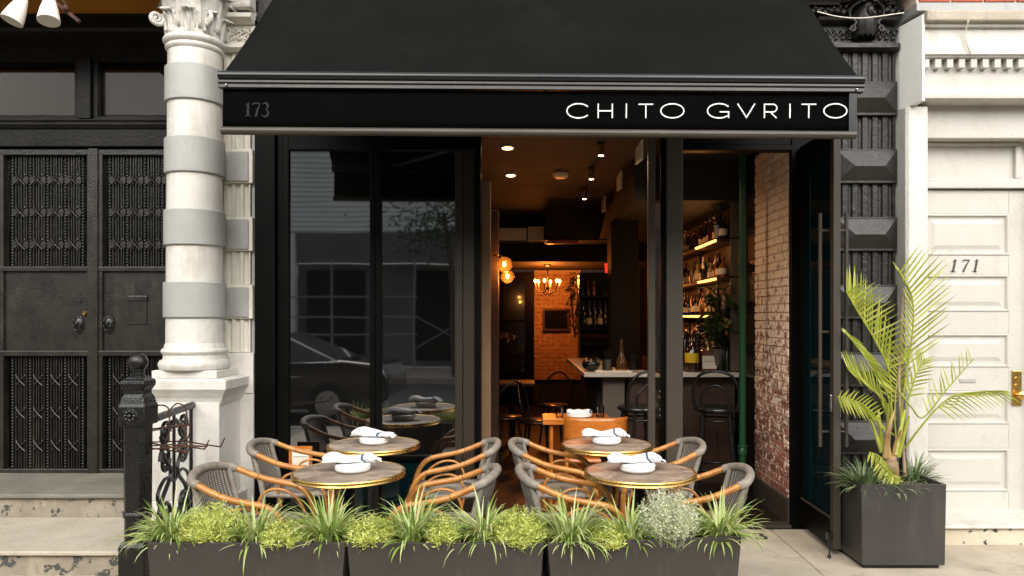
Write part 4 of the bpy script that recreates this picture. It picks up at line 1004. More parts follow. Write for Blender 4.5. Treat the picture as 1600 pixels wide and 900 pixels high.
# plate stacks and napkins
def make_plates(label, c):
    o = MB().lathe((0, 0, 0), [(.080, 0), (.089, .002), (.095, .010), (.097, .018), (.0945, .0195), (.096, .022), (.098, .034), (.095, .040), (.085, .043), (.05, .0435)], 40).build('plate_stack', M['china'], None, smooth=60, origin=(0, 0, 0))
    o.location = (c.x, c.y, .7245); return tag(o, label, 'plates', 'stacked white plates on the tables')
def make_napkin(label, c, seed, flip=1):
    rn = random.Random(seed); m = MB(); rows = []; n = 22; seg = 18
    ph = rn.uniform(0, 6)
    for i in range(n + 1):
        t = i / n; x = -.135 + .285 * t
        wv = .055 + .012 * math.sin(t * 5 + ph); h = .024 + .006 * math.sin(t * 7 + ph)
        if t < .12: wv *= .55 + t * 3.8; h *= .5 + t * 4
        if t > .86: wv *= 1 + (t - .86) * 1.4; h *= 1 - (t - .86) * 2.5
        row = []
        for k in range(seg):
            a = 2 * math.pi * k / seg; fold = 1 + .10 * math.sin(a * 5 + t * 6 + ph) + .05 * math.sin(a * 9 + t * 13)
            row.append((x + .010 * math.sin(a * 3 + ph) * (1 if t > .9 or t < .1 else .2), wv * math.cos(a) * fold, h * (1 + math.sin(a) * fold) - .002 * math.sin(t * 18) + (.0 if t < .8 else -(t - .8) * .03)))
        rows.append(row)
    vs = [p for r_ in rows for p in r_]; fs = []
    for i in range(n):
        for k in range(seg): k2 = (k + 1) % seg; fs.append((i * seg + k, (i + 1) * seg + k, (i + 1) * seg + k2, i * seg + k2))
    fs.append(tuple(range(seg))); fs.append(tuple(n * seg + k for k in range(seg - 1, -1, -1)))
    m.add(vs, fs)
    # loose folded corner flaps
    for sx, L_ in ((1, .05),):
        rows = []
        for i in range(6):
            u = i / 5; rows.append([(.13 + L_ * u * .9 + .004 * math.sin(v * 9 + i), -.05 + .09 * v, .030 - .020 * u - .01 * abs(v - .5) + .006 * math.sin(v * 14 + seed)) for v in [q / 8 for q in range(9)]])
        m.grid(rows)
    o = m.build('napkin', M['napkin'], None, smooth=180, origin=(0, 0, 0), subs=1); o.location = (c.x, c.y, .7265 + .041); o.rotation_euler = (0, 0, R(14 * math.sin(seed * 2.3)))
    return tag(o, label, 'napkin', 'folded napkins on the plates')
desc = ['on the near table by the column', 'on the table against the window glass', 'on the near table toward the doorway', 'on the table before the open doorway']
offs = [(0.02, -.0), (.0, .02), (-.015, .0), (-.0, .02)]
for i, (c, d) in enumerate(zip(TBL, desc)):
    cc_ = c + Vector((offs[i][0], offs[i][1], 0))
    make_plates('short stack of white plates ' + d, cc_); make_napkin('folded white napkin with navy stripes ' + d, cc_ + Vector((-.025, 0, 0)), i + 1)

# ------------------------------------------------------------------ rattan-look armchairs (face +x)
def make_chair(label):
    t = thing('bistro_armchair', label, 'armchair', (0, 0, 0), 'rattan bistro armchairs at the tables')
    wa = .215
    # back rim wrapped in cord
    rim = [(-.190, -wa, .690), (-.235, -.195, .706), (-.272, -.11, .724), (-.285, 0, .730), (-.272, .11, .724), (-.235, .195, .706), (-.190, wa, .690)]
    rp_ = smoothpath(rim, 7)
    m = MB(); m.tube(rp_, [.0225 + .0012 * (i % 2) for i in range(len(rp_))], 10); m.build('back_rim', M['cord'], t, smooth=60)
    for sy in (-1, 1):
        arm = smoothpath([(-.200, sy * wa, .694), (-.11, sy * (wa + .012), .655), (-.03, sy * (wa + .02), .628), (.08, sy * (wa + .022), .606), (.165, sy * (wa + .016), .588), (.225, sy * (wa + .008), .545), (.262, sy * wa, .470), (.272, sy * (wa - .008), .37), (.262, sy * (wa - .015), 0)], 6)
        m = MB(); m.tube(arm, .0172, 12); a_ = m.build('arm', M['rattan'], t, smooth=60)
        m = MB()
        for i in (9, 24, 37):
            m = MB(); m.tube([arm[i], arm[i] + (arm[i + 1] - arm[i]).normalized() * .0035], .0175, 12); m.build('node_ring', M['rust'], a_, smooth=60)
        # inner arch under the arm
        ar = smoothpath([(-.05, sy * (wa - .02), .36), (-.065, sy * (wa - .01), .47), (-.02, sy * wa, .555), (.07, sy * wa, .572), (.16, sy * (wa - .005), .53), (.215, sy * (wa - .01), .45), (.235, sy * (wa - .015), .36)], 5)
        m = MB(); m.tube(ar, .0085, 8); m.build('side_arch', M['rattan'], t, smooth=60)
        m = MB(); m.tube(smoothpath([(-.225, sy * .195, .695), (-.165, sy * .192, .44), (-.175, sy * .195, .2), (-.20, sy * .20, 0)], 5), .0165, 10); m.build('rear_leg', M['cord'], t, smooth=60)
        m = MB(); m.tube(smoothpath([(.225, sy * .17, .43), (.245, sy * .185, .25), (.25, sy * .196, .02)], 4), .0135, 8); m.build('front_leg', M['rattan'], t, smooth=60)
    # woven back: follows the rim, narrows to the seat
    rows = []
    for i in range(11):
        v = i / 10; row = []
        for j in range(17):
            u = j / 16 * 2 - 1
            top = rp_[int(round(3 + (len(rp_) - 7) * (j / 16)))]
            bot = Vector((-.145 - .035 * (1 - u * u), .19 * u, .43))
            p = top * (1 - v) + bot * v; p.x -= .018 * math.sin(math.pi * v) * (1 - .3 * u * u)
            row.append(p)
        rows.append(row)
    MB().grid(rows).build('woven_back', M['weave'], t, smooth=180, solid=.010)
    rows = []
    for i in range(9):
        u = i / 8; x = -.175 + .415 * u; hw = .185 + .02 * math.sin(math.pi * u)
        rows.append([(x, hw * v, .440 - .018 * (1 - v * v) * math.sin(math.pi * u)) for v in [q / 6 - 1 for q in range(13)]])
    MB().grid(rows).build('seat', M['weave'], t, smooth=180, solid=.022)
    m = MB(); m.tube([(-.165, -.185, .432), (0, -.205, .428), (.235, -.19, .432), (.25, 0, .430), (.235, .19, .432), (0, .205, .428), (-.165, .185, .432), (-.19, 0, .430)], .016, 8, closed=True); m.build('seat_frame', M['cord'], t, smooth=60)
    return t
ch = make_chair('woven armchair nearest the newel post facing the near table')
spots = [(-1.50, 3.94, 0, None),
         (-1.53, 4.79, 0, 'woven armchair against the white pedestal beside the window'),
         (-.456, 3.93, 180, 'woven armchair backing onto the middle planter on the near table by the column'),
         (-.487, 4.76, 180, 'woven armchair in front of the brown doorway jamb facing the window table'),
         (.233, 3.94, 0, 'woven armchair nearest the viewer facing the near doorway table'),
         (.171, 4.77, 0, 'woven armchair before the dark interior facing the far doorway table'),
         (.905, 3.95, 180, 'woven armchair nearest the planter end with its whole ribbed back showing'),
         (.85, 4.79, 180, 'woven armchair beside the grey door post facing the doorway table')]
for i, (x, y, a, lb) in enumerate(spots):
    rz = R(a + (-3, 4, -3, 5, 2, -4, -5, 4)[i])
    if i == 0: ch.location = (x, y, 0); ch.rotation_euler = (0, 0, rz)
    else: dup(ch, None, lb, (x, y, 0), rz)

# ------------------------------------------------------------------ planters and their plants
def make_trough(label, xl, xr, yl, yr, zt):
    cx, cy = (xl + xr) / 2, (yl + yr) / 2; Ln = math.hypot(xr - xl, yr - yl); an = math.atan2(yr - yl, xr - xl)
    t = thing('planter_box', label, 'planter', (0, 0, 0), 'long dark planter boxes in front of the tables')
    h = Ln / 2; d = .32; tp = .045; w_ = .012
    def ringpts(ix, z, inset): return [(-h + ix + inset, inset + ix * .3, z), (h - ix - inset, inset + ix * .3, z), (h - ix - inset, d - inset - ix * .3, z), (-h + ix + inset, d - inset - ix * .3, z)]
    vs = ringpts(tp, 0, 0) + ringpts(0, zt, 0) + ringpts(0, zt, w_) + ringpts(.01, zt - .08, w_)
    fs = [(3, 2, 1, 0)]
    for lv in range(3):
        for k in range(4): fs.append((4 * lv + k, 4 * lv + (k + 1) % 4, 4 * lv + 4 + (k + 1) % 4, 4 * lv + 4 + k))
    MB().add(vs, fs).build('box', M['planter'], t, bevel=.003)
    MB().box(-h + .016, h - .016, .016, d - .016, zt - .06, zt - .035).build('soil', M['soil'], t)
    t.location = (cx, cy, 0); t.rotation_euler = (0, 0, an); return t
make_trough('long dark planter box beside the newel post', X(229, 3.33), X(539.5, 3.33), 3.33, 3.33, .523)
make_trough('long dark planter box between the two others', X(542, 3.33), X(850, 3.32), 3.33, 3.32, .523)
make_trough('long dark planter box at the doorway end', X(856, 3.30), X(1160, 3.42), 3.31, 3.43, .523)

def blade(m, base, az, length, lean, width, droop, rn, seg=6, fold=.25, twist=0):
    d = Vector((math.cos(az), math.sin(az), 0)); side = Vector((-math.sin(az), math.cos(az), 0))
    vs = []; p = Vector(base); el = R(90 - lean); st_ = length / seg
    for i in range(seg + 1):
        t = i / seg; wv = width * (1 - t ** 2.6) * (.65 + .35 * min(1, t * 5)) + .0006
        s2 = side.copy(); vs += [p - s2 * wv / 2, p + Vector((0, 0, -wv * fold)) , p + s2 * wv / 2]
        p = p + (d * math.cos(el) + Vector((0, 0, math.sin(el)))) * st_
        el -= R(droop) / seg * (1 + t)
    fs = []
    for i in range(seg): fs += [(3 * i, 3 * i + 1, 3 * i + 4, 3 * i + 3), (3 * i + 1, 3 * i + 2, 3 * i + 5, 3 * i + 4)]
    m.add(vs, fs)
def tuft(name, label, c, seed, n=110, L_=(.20, .34), mat='leaf_grass', width=.0128, group=None, spread=.045, lean=(4, 66), droop=(35, 120), cat='plant', back=1):
    rn = random.Random(seed); m = MB()
    for i in range(n):
        a = rn.uniform(0, 2 * math.pi); r_ = spread * math.sqrt(rn.random())
        ln = rn.uniform(*lean); f = 1 - .25 * ln / 90
        if math.sin(a) < -.3 and rn.random() > back: ln *= .35; f *= .8
        blade(m, (c[0] + r_ * math.cos(a), c[1] + r_ * math.sin(a), c[2]), a + rn.uniform(-.5, .5), rn.uniform(*L_) * f, ln, width * rn.uniform(.7, 1.15), rn.uniform(*droop), rn)
    o = m.build(name, M[mat], None, smooth=180, origin=c); return tag(o, label, cat, group)
def mound(name, label, c, seed, rx, h, n, mat, leafL=.029, group=None, ry=.11, up=.6):
    """bushy mound of thin sprigs, every sprig set with short narrow leaves"""
    rn = random.Random(seed); m = MB()
    for i in range(n):
        a = rn.uniform(0, 2 * math.pi); q = math.sqrt(rn.random()); x = c[0] + rx * q * math.cos(a); y = c[1] + ry * q * math.sin(a)
        top = h * (1 - .55 * q * q) * rn.uniform(.72, 1.08)
        dirv = Vector((math.cos(a) * q * .7 + rn.uniform(-.25, .25), math.sin(a) * q * .7 + rn.uniform(-.25, .25), up + .5)).normalized()
        p0 = Vector((x - dirv.x * top * .3, y - dirv.y * top * .3, c[2])) ; Lh = top
        k = rn.randint(9, 13)
        sd_ = dirv.orthogonal().normalized() * .0011
        m.add([p0 - sd_, p0 + sd_, p0 + dirv * Lh + sd_ * .5, p0 + dirv * Lh - sd_ * .5], [(0, 1, 2, 3)])
        for j in range(k):
            t = .35 + .65 * (j + rn.random() * .5) / k; p = p0 + dirv * Lh * t
            b = rn.uniform(0, 2 * math.pi); u = dirv.orthogonal().normalized(); v = dirv.cross(u)
            ld_ = (dirv * rn.uniform(.35, .9) + u * math.cos(b) + v * math.sin(b)).normalized() * leafL * rn.uniform(.7, 1.2) * (1.25 - t * .5)
            sd2 = ld_.cross(Vector((rn.uniform(-1, 1), rn.uniform(-1, 1), rn.uniform(-1, 1)))).normalized() * .0032
            m.add([p, p + ld_ * .5 + sd2, p + ld_, p + ld_ * .5 - sd2], [(0, 1, 2, 3)])
    o = m.build(name, M[mat], None, origin=c); return tag(o, label, 'plant', group)
zs = .485
G1 = 'strappy grass tufts in the planter boxes'; G2 = 'lime green feathery mounds in the planter boxes'
gr = [(268, 3.46, 'tall strappy grass tuft at the newel post end of the planters', 150), (398, 3.44, 'strappy grass tuft in the first planter between two lime mounds', 95),
      (512, 3.44, 'strappy grass tuft spilling over the gap between first and middle planter', 130), (645, 3.45, 'strappy grass tuft in the middle planter under the near armchair', 120),
      (757, 3.45, 'strappy grass tuft in the middle planter beside the fluffy lime mound', 130), (893, 3.42, 'wide strappy grass tuft at the start of the doorway planter', 140),
      (985, 3.46, 'small strappy grass tuft squeezed beside the silvery shrub', 60), (1125, 3.50, 'strappy grass tuft at the doorway end of the planters', 95)]
for i, (px, D, lb, n) in enumerate(gr):
    tuft('grass_tuft', lb, (X(px, D), D, zs), 20 + i, int(n * 2.0), (.15, .30), spread=.06, droop=(20, 105), back=.45, group=G1, lean=(3, 68))
lm = [(333, 3.45, .145, .19, 330, 'wide lime green feathery mound in the first planter'), (446, 3.42, .10, .125, 200, 'low lime green mound between two grass tufts of the first planter'),
      (578, 3.43, .11, .14, 230, 'lime green mound at the start of the middle planter'), (693, 3.42, .062, .14, 130, 'small lime green mound between the grass tufts of the middle planter'),
      (812, 3.42, .115, .175, 300, 'fluffy bright lime mound spilling at the end of the middle planter'), (950, 3.43, .09, .10, 160, 'low lime green mound in the doorway planter')]
for i, (px, D, rx, h, n, lb) in enumerate(lm):
    mound('feathery_plant', lb, (X(px, D), D, zs), 50 + i, rx, h, n, 'leaf_lime', group=G2)
mound('silver_shrub', 'pale silvery green shrub in the doorway planter', (X(1045, 3.47), 3.47, zs), 70, .125, .27, 380, 'leaf_silver', .02, ry=.12, up=1.1)

# big square planter
bp_ = thing('square_planter', 'large square charcoal planter holding the palm', 'planter', (2.31, 4.74, 0))
def frus(m, a, b, y0, y1, z0, z1, tp): 
    m.add([(a + tp, y0 + tp, z0), (b - tp, y0 + tp, z0), (b - tp, y1 - tp, z0), (a + tp, y1 - tp, z0), (a, y0, z1), (b, y0, z1), (b, y1, z1), (a, y1, z1)], [(0, 3, 2, 1), (0, 1, 5, 4), (1, 2, 6, 5), (2, 3, 7, 6), (3, 0, 4, 7)])
gx0, gx1, gy0, gy1, gz = X(1346, 4.47), X(1479, 4.47), 4.47, 4.99, Z(757, 4.47)
m = MB(); frus(m, gx0, gx1, gy0, gy1, .025, gz, .006)
wq = .018
m.add([(gx0, gy0, gz), (gx1, gy0, gz), (gx1, gy1, gz), (gx0, gy1, gz), (gx0 + wq, gy0 + wq, gz), (gx1 - wq, gy0 + wq, gz), (gx1 - wq, gy1 - wq, gz), (gx0 + wq, gy1 - wq, gz), (gx0 + wq, gy0 + wq, gz - .12), (gx1 - wq, gy0 + wq, gz - .12), (gx1 - wq, gy1 - wq, gz - .12), (gx0 + wq, gy1 - wq, gz - .12)],
      [(0, 1, 5, 4), (1, 2, 6, 5), (2, 3, 7, 6), (3, 0, 4, 7), (4, 5, 9, 8), (5, 6, 10, 9), (6, 7, 11, 10), (7, 4, 8, 11)])
m.build('box', M['planter_big'], bp_, bevel=.004)
MB().box(gx0 + .03, gx1 - .03, gy0 + .03, gy1 - .03, .0, .024).build('foot', M['rubber'], bp_)
MB().box(gx0 + wq, gx1 - wq, gy0 + wq, gy1 - wq, gz - .09, gz - .035).build('soil', M['soil'], bp_)

# palm
pd = 4.72
pt = thing('potted_palm', 'tall palm with yellow green fronds in the square planter', 'palm', (X(1390, pd), pd, .45))
def PW(px, py, dd=0): return W(px, py, pd + dd)
m = MB(); m.tube(smoothpath([PW(1393, 760), PW(1391, 735), PW(1389, 722), PW(1388, 712)], 4), [.052] * 4 + [.054] * 4 + [.048] * 4 + [.036], 14); m.build('trunk', M['palm_bark'], pt, smooth=60)
m = MB()
m.tube(smoothpath([PW(1386, 715, -.03), PW(1386, 690, -.04), PW(1391, 662, -.04), PW(1400, 636, -.02)], 5), [.034, .030, .026, .023, .021, .020, .019, .018, .017, .016, .015, .013, .011, .008, .005, .002], 10, flat=.6)
m.tube(smoothpath([PW(1396, 720), PW(1400, 690, -.02), PW(1409, 672, -.05), PW(1405, 690, -.07)], 5), [.020, .017, .014, .012, .011, .010, .009, .008, .008, .007] + [.006] * 4 + [.004, .002], 8, flat=.5)
m.build('leaf_sheath', M['sheath'], pt, smooth=60)
m = MB()
for a, b in (((1380, 705), (1372, 640)), ((1386, 705), (1388, 630)), ((1398, 710), (1414, 640)), ((1378, 706), (1360, 655)), ((1403, 714), (1420, 650))):
    m.tube(smoothpath([PW(a[0], a[1]), PW((a[0] + b[0]) / 2, (a[1] + b[1]) / 2), PW(b[0], b[1])], 4), [.017, .016, .015, .014, .012, .011, .010, .009, .008], 8)
m.build('stem', M['leaf_palm'], pt, smooth=60)
tag(MB().tube([PW(1414, 745, .05), PW(1404, 600, .04), PW(1412, 453, .03)], [.011, .010, .008], 8).build('wooden_stake', M['stake'], smooth=60), 'thin pale wooden stake standing among the palm fronds', 'stake')
tag(MB().tube([PW(1410, 748, .10), PW(1411, 672, .10)], .021, 10).build('black_stem_guard', M['rubber'], smooth=60), 'short black plastic stem guard beside the palm trunk', 'guard')
def frond(path, depths, left, right, t0=.25, n=26, w0=.020, rach=.006, seed=0, droop=.12, lleft=None, lright=None):
    """left/right: (dx, dy) in metres (x, z) that a mid leaflet reaches on each side; None = none"""
    rn = random.Random(seed); n = int(n * .82); w0 = w0 * 1.3; P = smoothpath([PW(p[0], p[1], d) for p, d in zip(path, depths)], 8); m = MB()
    k = len(P); m.tube(P, [rach * (1 - .8 * i / k) + .0012 for i in range(k)], 6)
    fo = m.build('frond', M['leaf_palm'], pt, smooth=60); m = MB()
    for i in range(n):
        t = t0 + (1 - t0) * (i + .3) / n; f = t * (k - 1); j = min(k - 2, int(f)); p = P[j].lerp(P[j + 1], f - j); tan = (P[j + 1] - P[j]).normalized()
        env = math.sin(math.pi * (.22 + .66 * (t - t0) / (1 - t0))) ** .5
        for sd_, side in (('l', left), ('r', right)):
            if side is None: continue
            d = Vector((side[0], side[2] if len(side) > 2 else rn.uniform(-.03, .03), side[1])); L_ = d.length * env * rn.uniform(.9, 1.06)
            dd = (d.normalized() + tan * (.05 + .55 * (t - t0)) + Vector((rn.uniform(-.05, .05), rn.uniform(-.08, .08), rn.uniform(-.05, .05)))).normalized()
            q = p.copy(); seg = 5; vs = []; wv0 = w0 * rn.uniform(.8, 1.1)
            sdv = dd.cross(Vector((0, -1, 0))).normalized()
            sdv = (sdv * .85 + Vector((0, rn.uniform(.2, .5), 0))).normalized()
            for s_ in range(seg + 1):
                tt = s_ / seg; wv = wv0 * (.35 + .65 * math.sin(math.pi * min(1, .25 + tt * .6))) * (1 - tt ** 3) + .0008
                vs += [q - sdv * wv / 2, q + Vector((0, .12 * wv, -.05 * wv)), q + sdv * wv / 2]
                q = q + dd * L_ / seg; dd = (dd + Vector((0, 0, -droop / seg))).normalized()
            fs = []
            for s_ in range(seg): fs += [(3 * s_, 3 * s_ + 1, 3 * s_ + 4, 3 * s_ + 3), (3 * s_ + 1, 3 * s_ + 2, 3 * s_ + 5, 3 * s_ + 4)]
            m.add(vs, fs)
    m.build('leaflets', M['leaf_palm'], fo, smooth=180)
frond([(1405, 690), (1411, 620), (1420, 560), (1427, 505), (1424, 460), (1404, 422)], [0, 0, -.02, -.03, -.03, -.02], (-.06, .13, .05), (.30, .19), .36, 24, .013, seed=1, droop=.05)
frond([(1388, 700), (1393, 640), (1388, 578), (1366, 530), (1342, 490), (1322, 455)], [0, .02, .02, 0, -.02, -.04], (.05, .29), (.21, .09, -.05), .40, 24, .014, seed=2, droop=.05)
frond([(1386, 700), (1392, 640), (1372, 585), (1340, 540), (1322, 520)], [.0, -.03, -.05, -.05, -.05], (-.06, .06), (.10, -.08), .40, 20, .014, seed=3, droop=.1)
frond([(1384, 690), (1385, 650), (1368, 612), (1345, 590), (1322, 572)], [.03, .05, .06, .04, .02], (-.03, .18), (.10, -.10), .32, 20, .011, seed=4, droop=.08)
frond([(1396, 680), (1378, 664), (1356, 638), (1330, 624), (1308, 620)], [0, -.05, -.1, -.12, -.13], (.07, .05), (.10, -.12), .35, 18, .010, seed=5, droop=.3)
frond([(1404, 610), (1424, 636), (1443, 652), (1480, 608), (1521, 561)], [0, -.05, -.06, -.05, -.02], (-.05, .14), None, .55, 16, .012, seed=6, droop=0)
frond([(1414, 700), (1438, 668), (1462, 640), (1490, 618), (1530, 612), (1566, 611)], [.0, -.05, -.08, -.1, -.1, -.1], (.16, .0), (.17, -.12), .42, 20, .007, seed=7, droop=.35)
frond([(1394, 740), (1376, 715), (1358, 706)], [-.12, -.16, -.18], (.03, -.11), None, .05, 14, .009, seed=8, droop=.2)
frond([(1372, 720), (1390, 738), (1406, 752)], [-.18, -.20, -.21], (-.07, -.08), (.05, .0), .05, 14, .010, seed=9, droop=.2)
frond([(1406, 700), (1416, 640), (1430, 590), (1445, 560)], [0, .04, .06, .08], (-.05, .15), (.13, .02), .45, 14, .010, seed=10, droop=.2)
frond([(1400, 690), (1398, 640), (1402, 590), (1412, 550)], [.05, .08, .08, .08], (-.13, .1), (.12, .08), .4, 18, .012, seed=11, droop=.15)
G3 = 'small dark grass plants at the foot of the palm'
tuft('mondo_grass', 'dark spiky grass at the door side of the square planter', (X(1350, 4.62), 4.62, gz - .06), 81, 170, (.16, .28), 'leaf_mondo', .011, G3, .06, (5, 70), (20, 70))
tuft('mondo_grass', 'dark spiky grass at the white house side of the square planter', (X(1428, 4.80), 4.80, gz - .06), 82, 170, (.14, .26), 'leaf_mondo', .010, G3, .06, (5, 70), (20, 70))
tuft('mondo_grass', 'low dark spiky grass in front of the palm trunk', (X(1398, 4.58), 4.58, gz - .06), 83, 90, (.10, .18), 'leaf_mondo', .009, G3, .09, (20, 75), (20, 80))

# menu card leaning on the glass
mc = thing('menu_card', 'small menu sheet in an orange wooden frame behind the far armchair', 'menu', (X(470, 5.25), 5.25, .4))
c0 = W(452, 731, 5.26); c1 = W(488, 697, 5.26)
m = MB()
for a, b, c, d in ((0, 1, 0, .12), (0, 1, .88, 1), (0, .12, .12, .88), (.88, 1, .12, .88)):
    m.box(c0.x + (c1.x - c0.x) * a, c0.x + (c1.x - c0.x) * b, 5.25, 5.265, c0.z + (c1.z - c0.z) * c, c0.z + (c1.z - c0.z) * d)
m.build('frame', M['orange_wood'], mc)
MB().box(c0.x + .015, c1.x - .015, 5.256, 5.264, c0.z + .015, c1.z - .015).build('sheet', M['paper'], mc)
MB().box(c0.x + .03, c1.x - .03, 5.2535, 5.2555, c0.z + .08, c0.z + .084).build('print', M['print_grey'], mc)
MB().box(X(455, 5.27), X(485, 5.27), 5.25, 5.32, .0, c0.z).build('stand', M['bent_black'], mc)

# ------------------------------------------------------------------ inside the restaurant
def plight(parent, loc, power, colr, rad=.03, name='lamp_light'):
    l = bpy.data.lights.new(name, 'POINT'); l.energy = power; l.color = colr; l.shadow_soft_size = rad
    o = bpy.data.objects.new(name, l); col.objects.link(o); o.parent = parent; o.location = Vector(loc) - org(parent); return o
def slight(parent, loc, power, colr, ang=90, name='lamp_light'):
    l = bpy.data.lights.new(name, 'SPOT'); l.energy = power; l.color = colr; l.shadow_soft_size = .03; l.spot_size = R(ang); l.spot_blend = .6
    o = bpy.data.objects.new(name, l); col.objects.link(o); o.parent = parent; o.location = Vector(loc) - org(parent); return o
WARM = (1, .42, .12); AMB = (1, .25, .035)
# partition and pillar on the window side of the doorway
tag(MB().box(X(742, 5.6), X(766.5, 5.6), 5.6, 5.66, 0, Z(283, 5.6)).build('partition', M['partition'], bevel=.004), 'narrow taupe partition just inside the doorway', 'partition')
tag(MB().box(-.46, X(779, 7.2), 7.2, 7.35, 0, 2.62).build('pillar', M['bar_wood'], bevel=.01), 'amber lit slender pillar behind the globe lamps', 'pillar')
# downlights
for px, D, lb in ((793, 6.13, 'recessed ceiling light nearer the doorway'), (798, 7.32, 'recessed ceiling light farther inside')):
    t = thing('recessed_light', lb, 'ceiling light', (X(px, D), D, 2.99), 'recessed ceiling lights')
    MB().lathe((X(px, D), D, 2.985), [(.055, 0), (.06, .004), (.06, .014)], 20).build('trim', M['lamp_white'], t)
    MB().lathe((X(px, D), D, 2.980), [(.042, 0), (.042, .0045)], 20).build('lens', M['spot_face'], t)
    slight(t, (X(px, D), D, 2.96), 6, (1, .55, .25), 110)
tag(MB().lathe((X(876, 7.3), 7.3, 2.955), [(.05, 0), (.075, .015), (.08, .045)], 20).build('smoke_detector', M['lamp_white']), 'round smoke detector on the restaurant ceiling', 'detector')
G4 = 'cylinder ceiling spots in a row'
for (px, py, D), lb in zip(((939, 243, 6.0), (924, 280, 7.0), (913, 311, 8.1)), ('brass cylinder ceiling spot nearest the doorway', 'brass cylinder ceiling spot in the middle of the row', 'brass cylinder ceiling spot deepest in the room')):
    b = W(px, py, D); x_ = b.x; z_ = b.z; h = .125
    t = thing('cylinder_spot', lb, 'ceiling spot', (x_, D, z_), G4)
    MB().tube([(x_, D, z_), (x_, D, z_ + h)], .028, 16).build('shade', M['brass'], t, smooth=40)
    MB().tube([(x_, D, z_ + h), (x_, D, 2.995)], .006, 6).build('stem', M['bent_black'], t)
    MB().lathe((x_, D, 2.985), [(.035, 0), (.035, .014)], 16).build('ceiling_plate', M['bent_black'], t)
    MB().lathe((x_, D, z_ - .003), [(.022, 0), (.022, .002)], 14).build('lens', M['spot_face'], t)
    slight(t, (x_, D, z_ - .01), 26 if D < 6.5 else 5, (1, .66, .40), 165 if D < 6.5 else 80)
# duct, fan unit and soffit
dk = thing('ventilation_duct', 'metal ventilation duct under the dark ceiling', 'duct', (X(812, 10.5), 10.5, Z(379, 10.5)))
MB().box(X(776, 10.5), X(823, 10.5), 10.4, 10.8, Z(377, 10.5), Z(357, 10.5)).build('duct_section', M['duct'], dk, bevel=.01)
MB().box(X(824.5, 10.5), X(850, 10.5), 10.38, 10.8, Z(378, 10.5), Z(355, 10.5)).build('duct_section', M['duct'], dk, bevel=.01)
MB().box(X(851, 10.2), X(950, 10.2), 9.9, 10.8, Z(379, 10.2), 2.995).build('dropped_box', M['dark_wall'], dk)
MB().tube(smoothpath([W(853, 379, 9.8), W(880, 377, 9.8), W(904, 378, 9.8)], 4), [.03, .045, .05, .052, .052, .05, .048, .045, .04], 12, flat=.6).build('diffuser', M['orange_wood'], dk, smooth=60)
so = thing('bar_soffit', 'dark soffit over the bar carrying hanging boards', 'soffit', (1.5, 8, 2.5))
MB().box(.96, 1.96, 6.6, 10.3, 2.62, 2.998).build('soffit_panel', M['dark_wall'], so)
G5 = 'small white boards hanging above the bar'
for i, (D, L_, h) in enumerate(((5.72, .34, .20), (7.0, .34, .22), (8.5, .36, .23), (10.0, .38, .26))):
    t = thing('hanging_board', ('white board hanging nearest the doorway above the bar', 'second white board hanging above the bar', 'third hanging board above the bar with amber lit edge', 'deepest narrow board hanging above the bar')[i], 'board', (.9, D, 2.75), G5)
    MB().add([(.89, D, 2.80), (.905, D, 2.80), (.905, D + L_, 2.83), (.89, D + L_, 2.83), (.89, D, 2.80 + h * .8), (.905, D, 2.80 + h * .8), (.905, D + L_, 2.83 + h * .62), (.89, D + L_, 2.83 + h * .62)], [(0, 3, 2, 1), (4, 5, 6, 7), (0, 1, 5, 4), (1, 2, 6, 5), (2, 3, 7, 6), (3, 0, 4, 7)]).build('board', M['sign_white'], t)
    MB().tube([(.898, D + .17, 2.95), (.898, D + .17, 2.998)], .004, 6).build('hook', M['steel'], t)
# globe lamps
for (px, py, r, D), lb in zip(((788, 413, .078, 7.1), (793, 432, .068, 7.25)), ('amber glass globe lamp, higher one of the pair', 'amber glass globe lamp, lower one of the pair')):
    c = W(px, py, D); t = thing('globe_lamp', lb, 'lamp', c, 'pair of amber glass globe lamps')
    MB().ball(c, r, 24, 14).build('glass_globe', M['globe_glass'], t, smooth=180)
    MB().ball(c, .016, 12, 8, 1, 1.4).build('bulb', M['bulb_warm'], t, smooth=180)
    MB().tube([c + Vector((0, 0, .02)), c + Vector((-.02, .0, r)), c + Vector((-.12, .05, r + .02))], .008, 8).build('arm', M['brass'], t, smooth=60)
    plight(t, c + Vector((0, 0, -.03)), 3.0, WARM)
# chandelier
cD = 11.4; cc0 = W(855.5, 447, cD)
t = thing('chandelier', 'wrought chandelier with six glowing candle bulbs before the brick wall', 'chandelier', cc0)
MB().tube([cc0, Vector((cc0.x, cD, 2.375))], .010, 8).build('stem', M['bent_black'], t)
MB().lathe((cc0.x, cD, 2.34), [(.01, 0), (.06, .03), (.06, .04)], 16).build('ceiling_rose', M['bent_black'], t)
MB().lathe((cc0.x, cD, cc0.z - .09), [(.005, 0), (.02, .015), (.035, .05), (.02, .09), (.012, .16)], 14).build('hub', M['bent_black'], t, smooth=60)
for k in range(6):
    a = R(60 * k + 15); d = Vector((math.cos(a), math.sin(a), 0)); e = cc0 + d * .20
    ar = MB().tube(smoothpath([cc0 + Vector((0, 0, -.04)), cc0 + d * .08 + Vector((0, 0, -.10)), cc0 + d * .17 + Vector((0, 0, -.07)), e + Vector((0, 0, .0))], 4), .007, 6)
    for q in range(4): ar.ball(cc0 + d * (.06 + .045 * q) + Vector((0, 0, -.12 - .02 * math.sin(q))), .011, 6, 5)
    ar.build('arm', M['bent_black'], t, smooth=60)
    MB().tube([e, e + Vector((0, 0, .05))], .011, 8).build('candle', M['paper'], t)
    MB().ball(e + Vector((0, 0, .078)), .020, 10, 8, 1, 1.5).build('bulb', M['bulb_amber'], t, smooth=180)
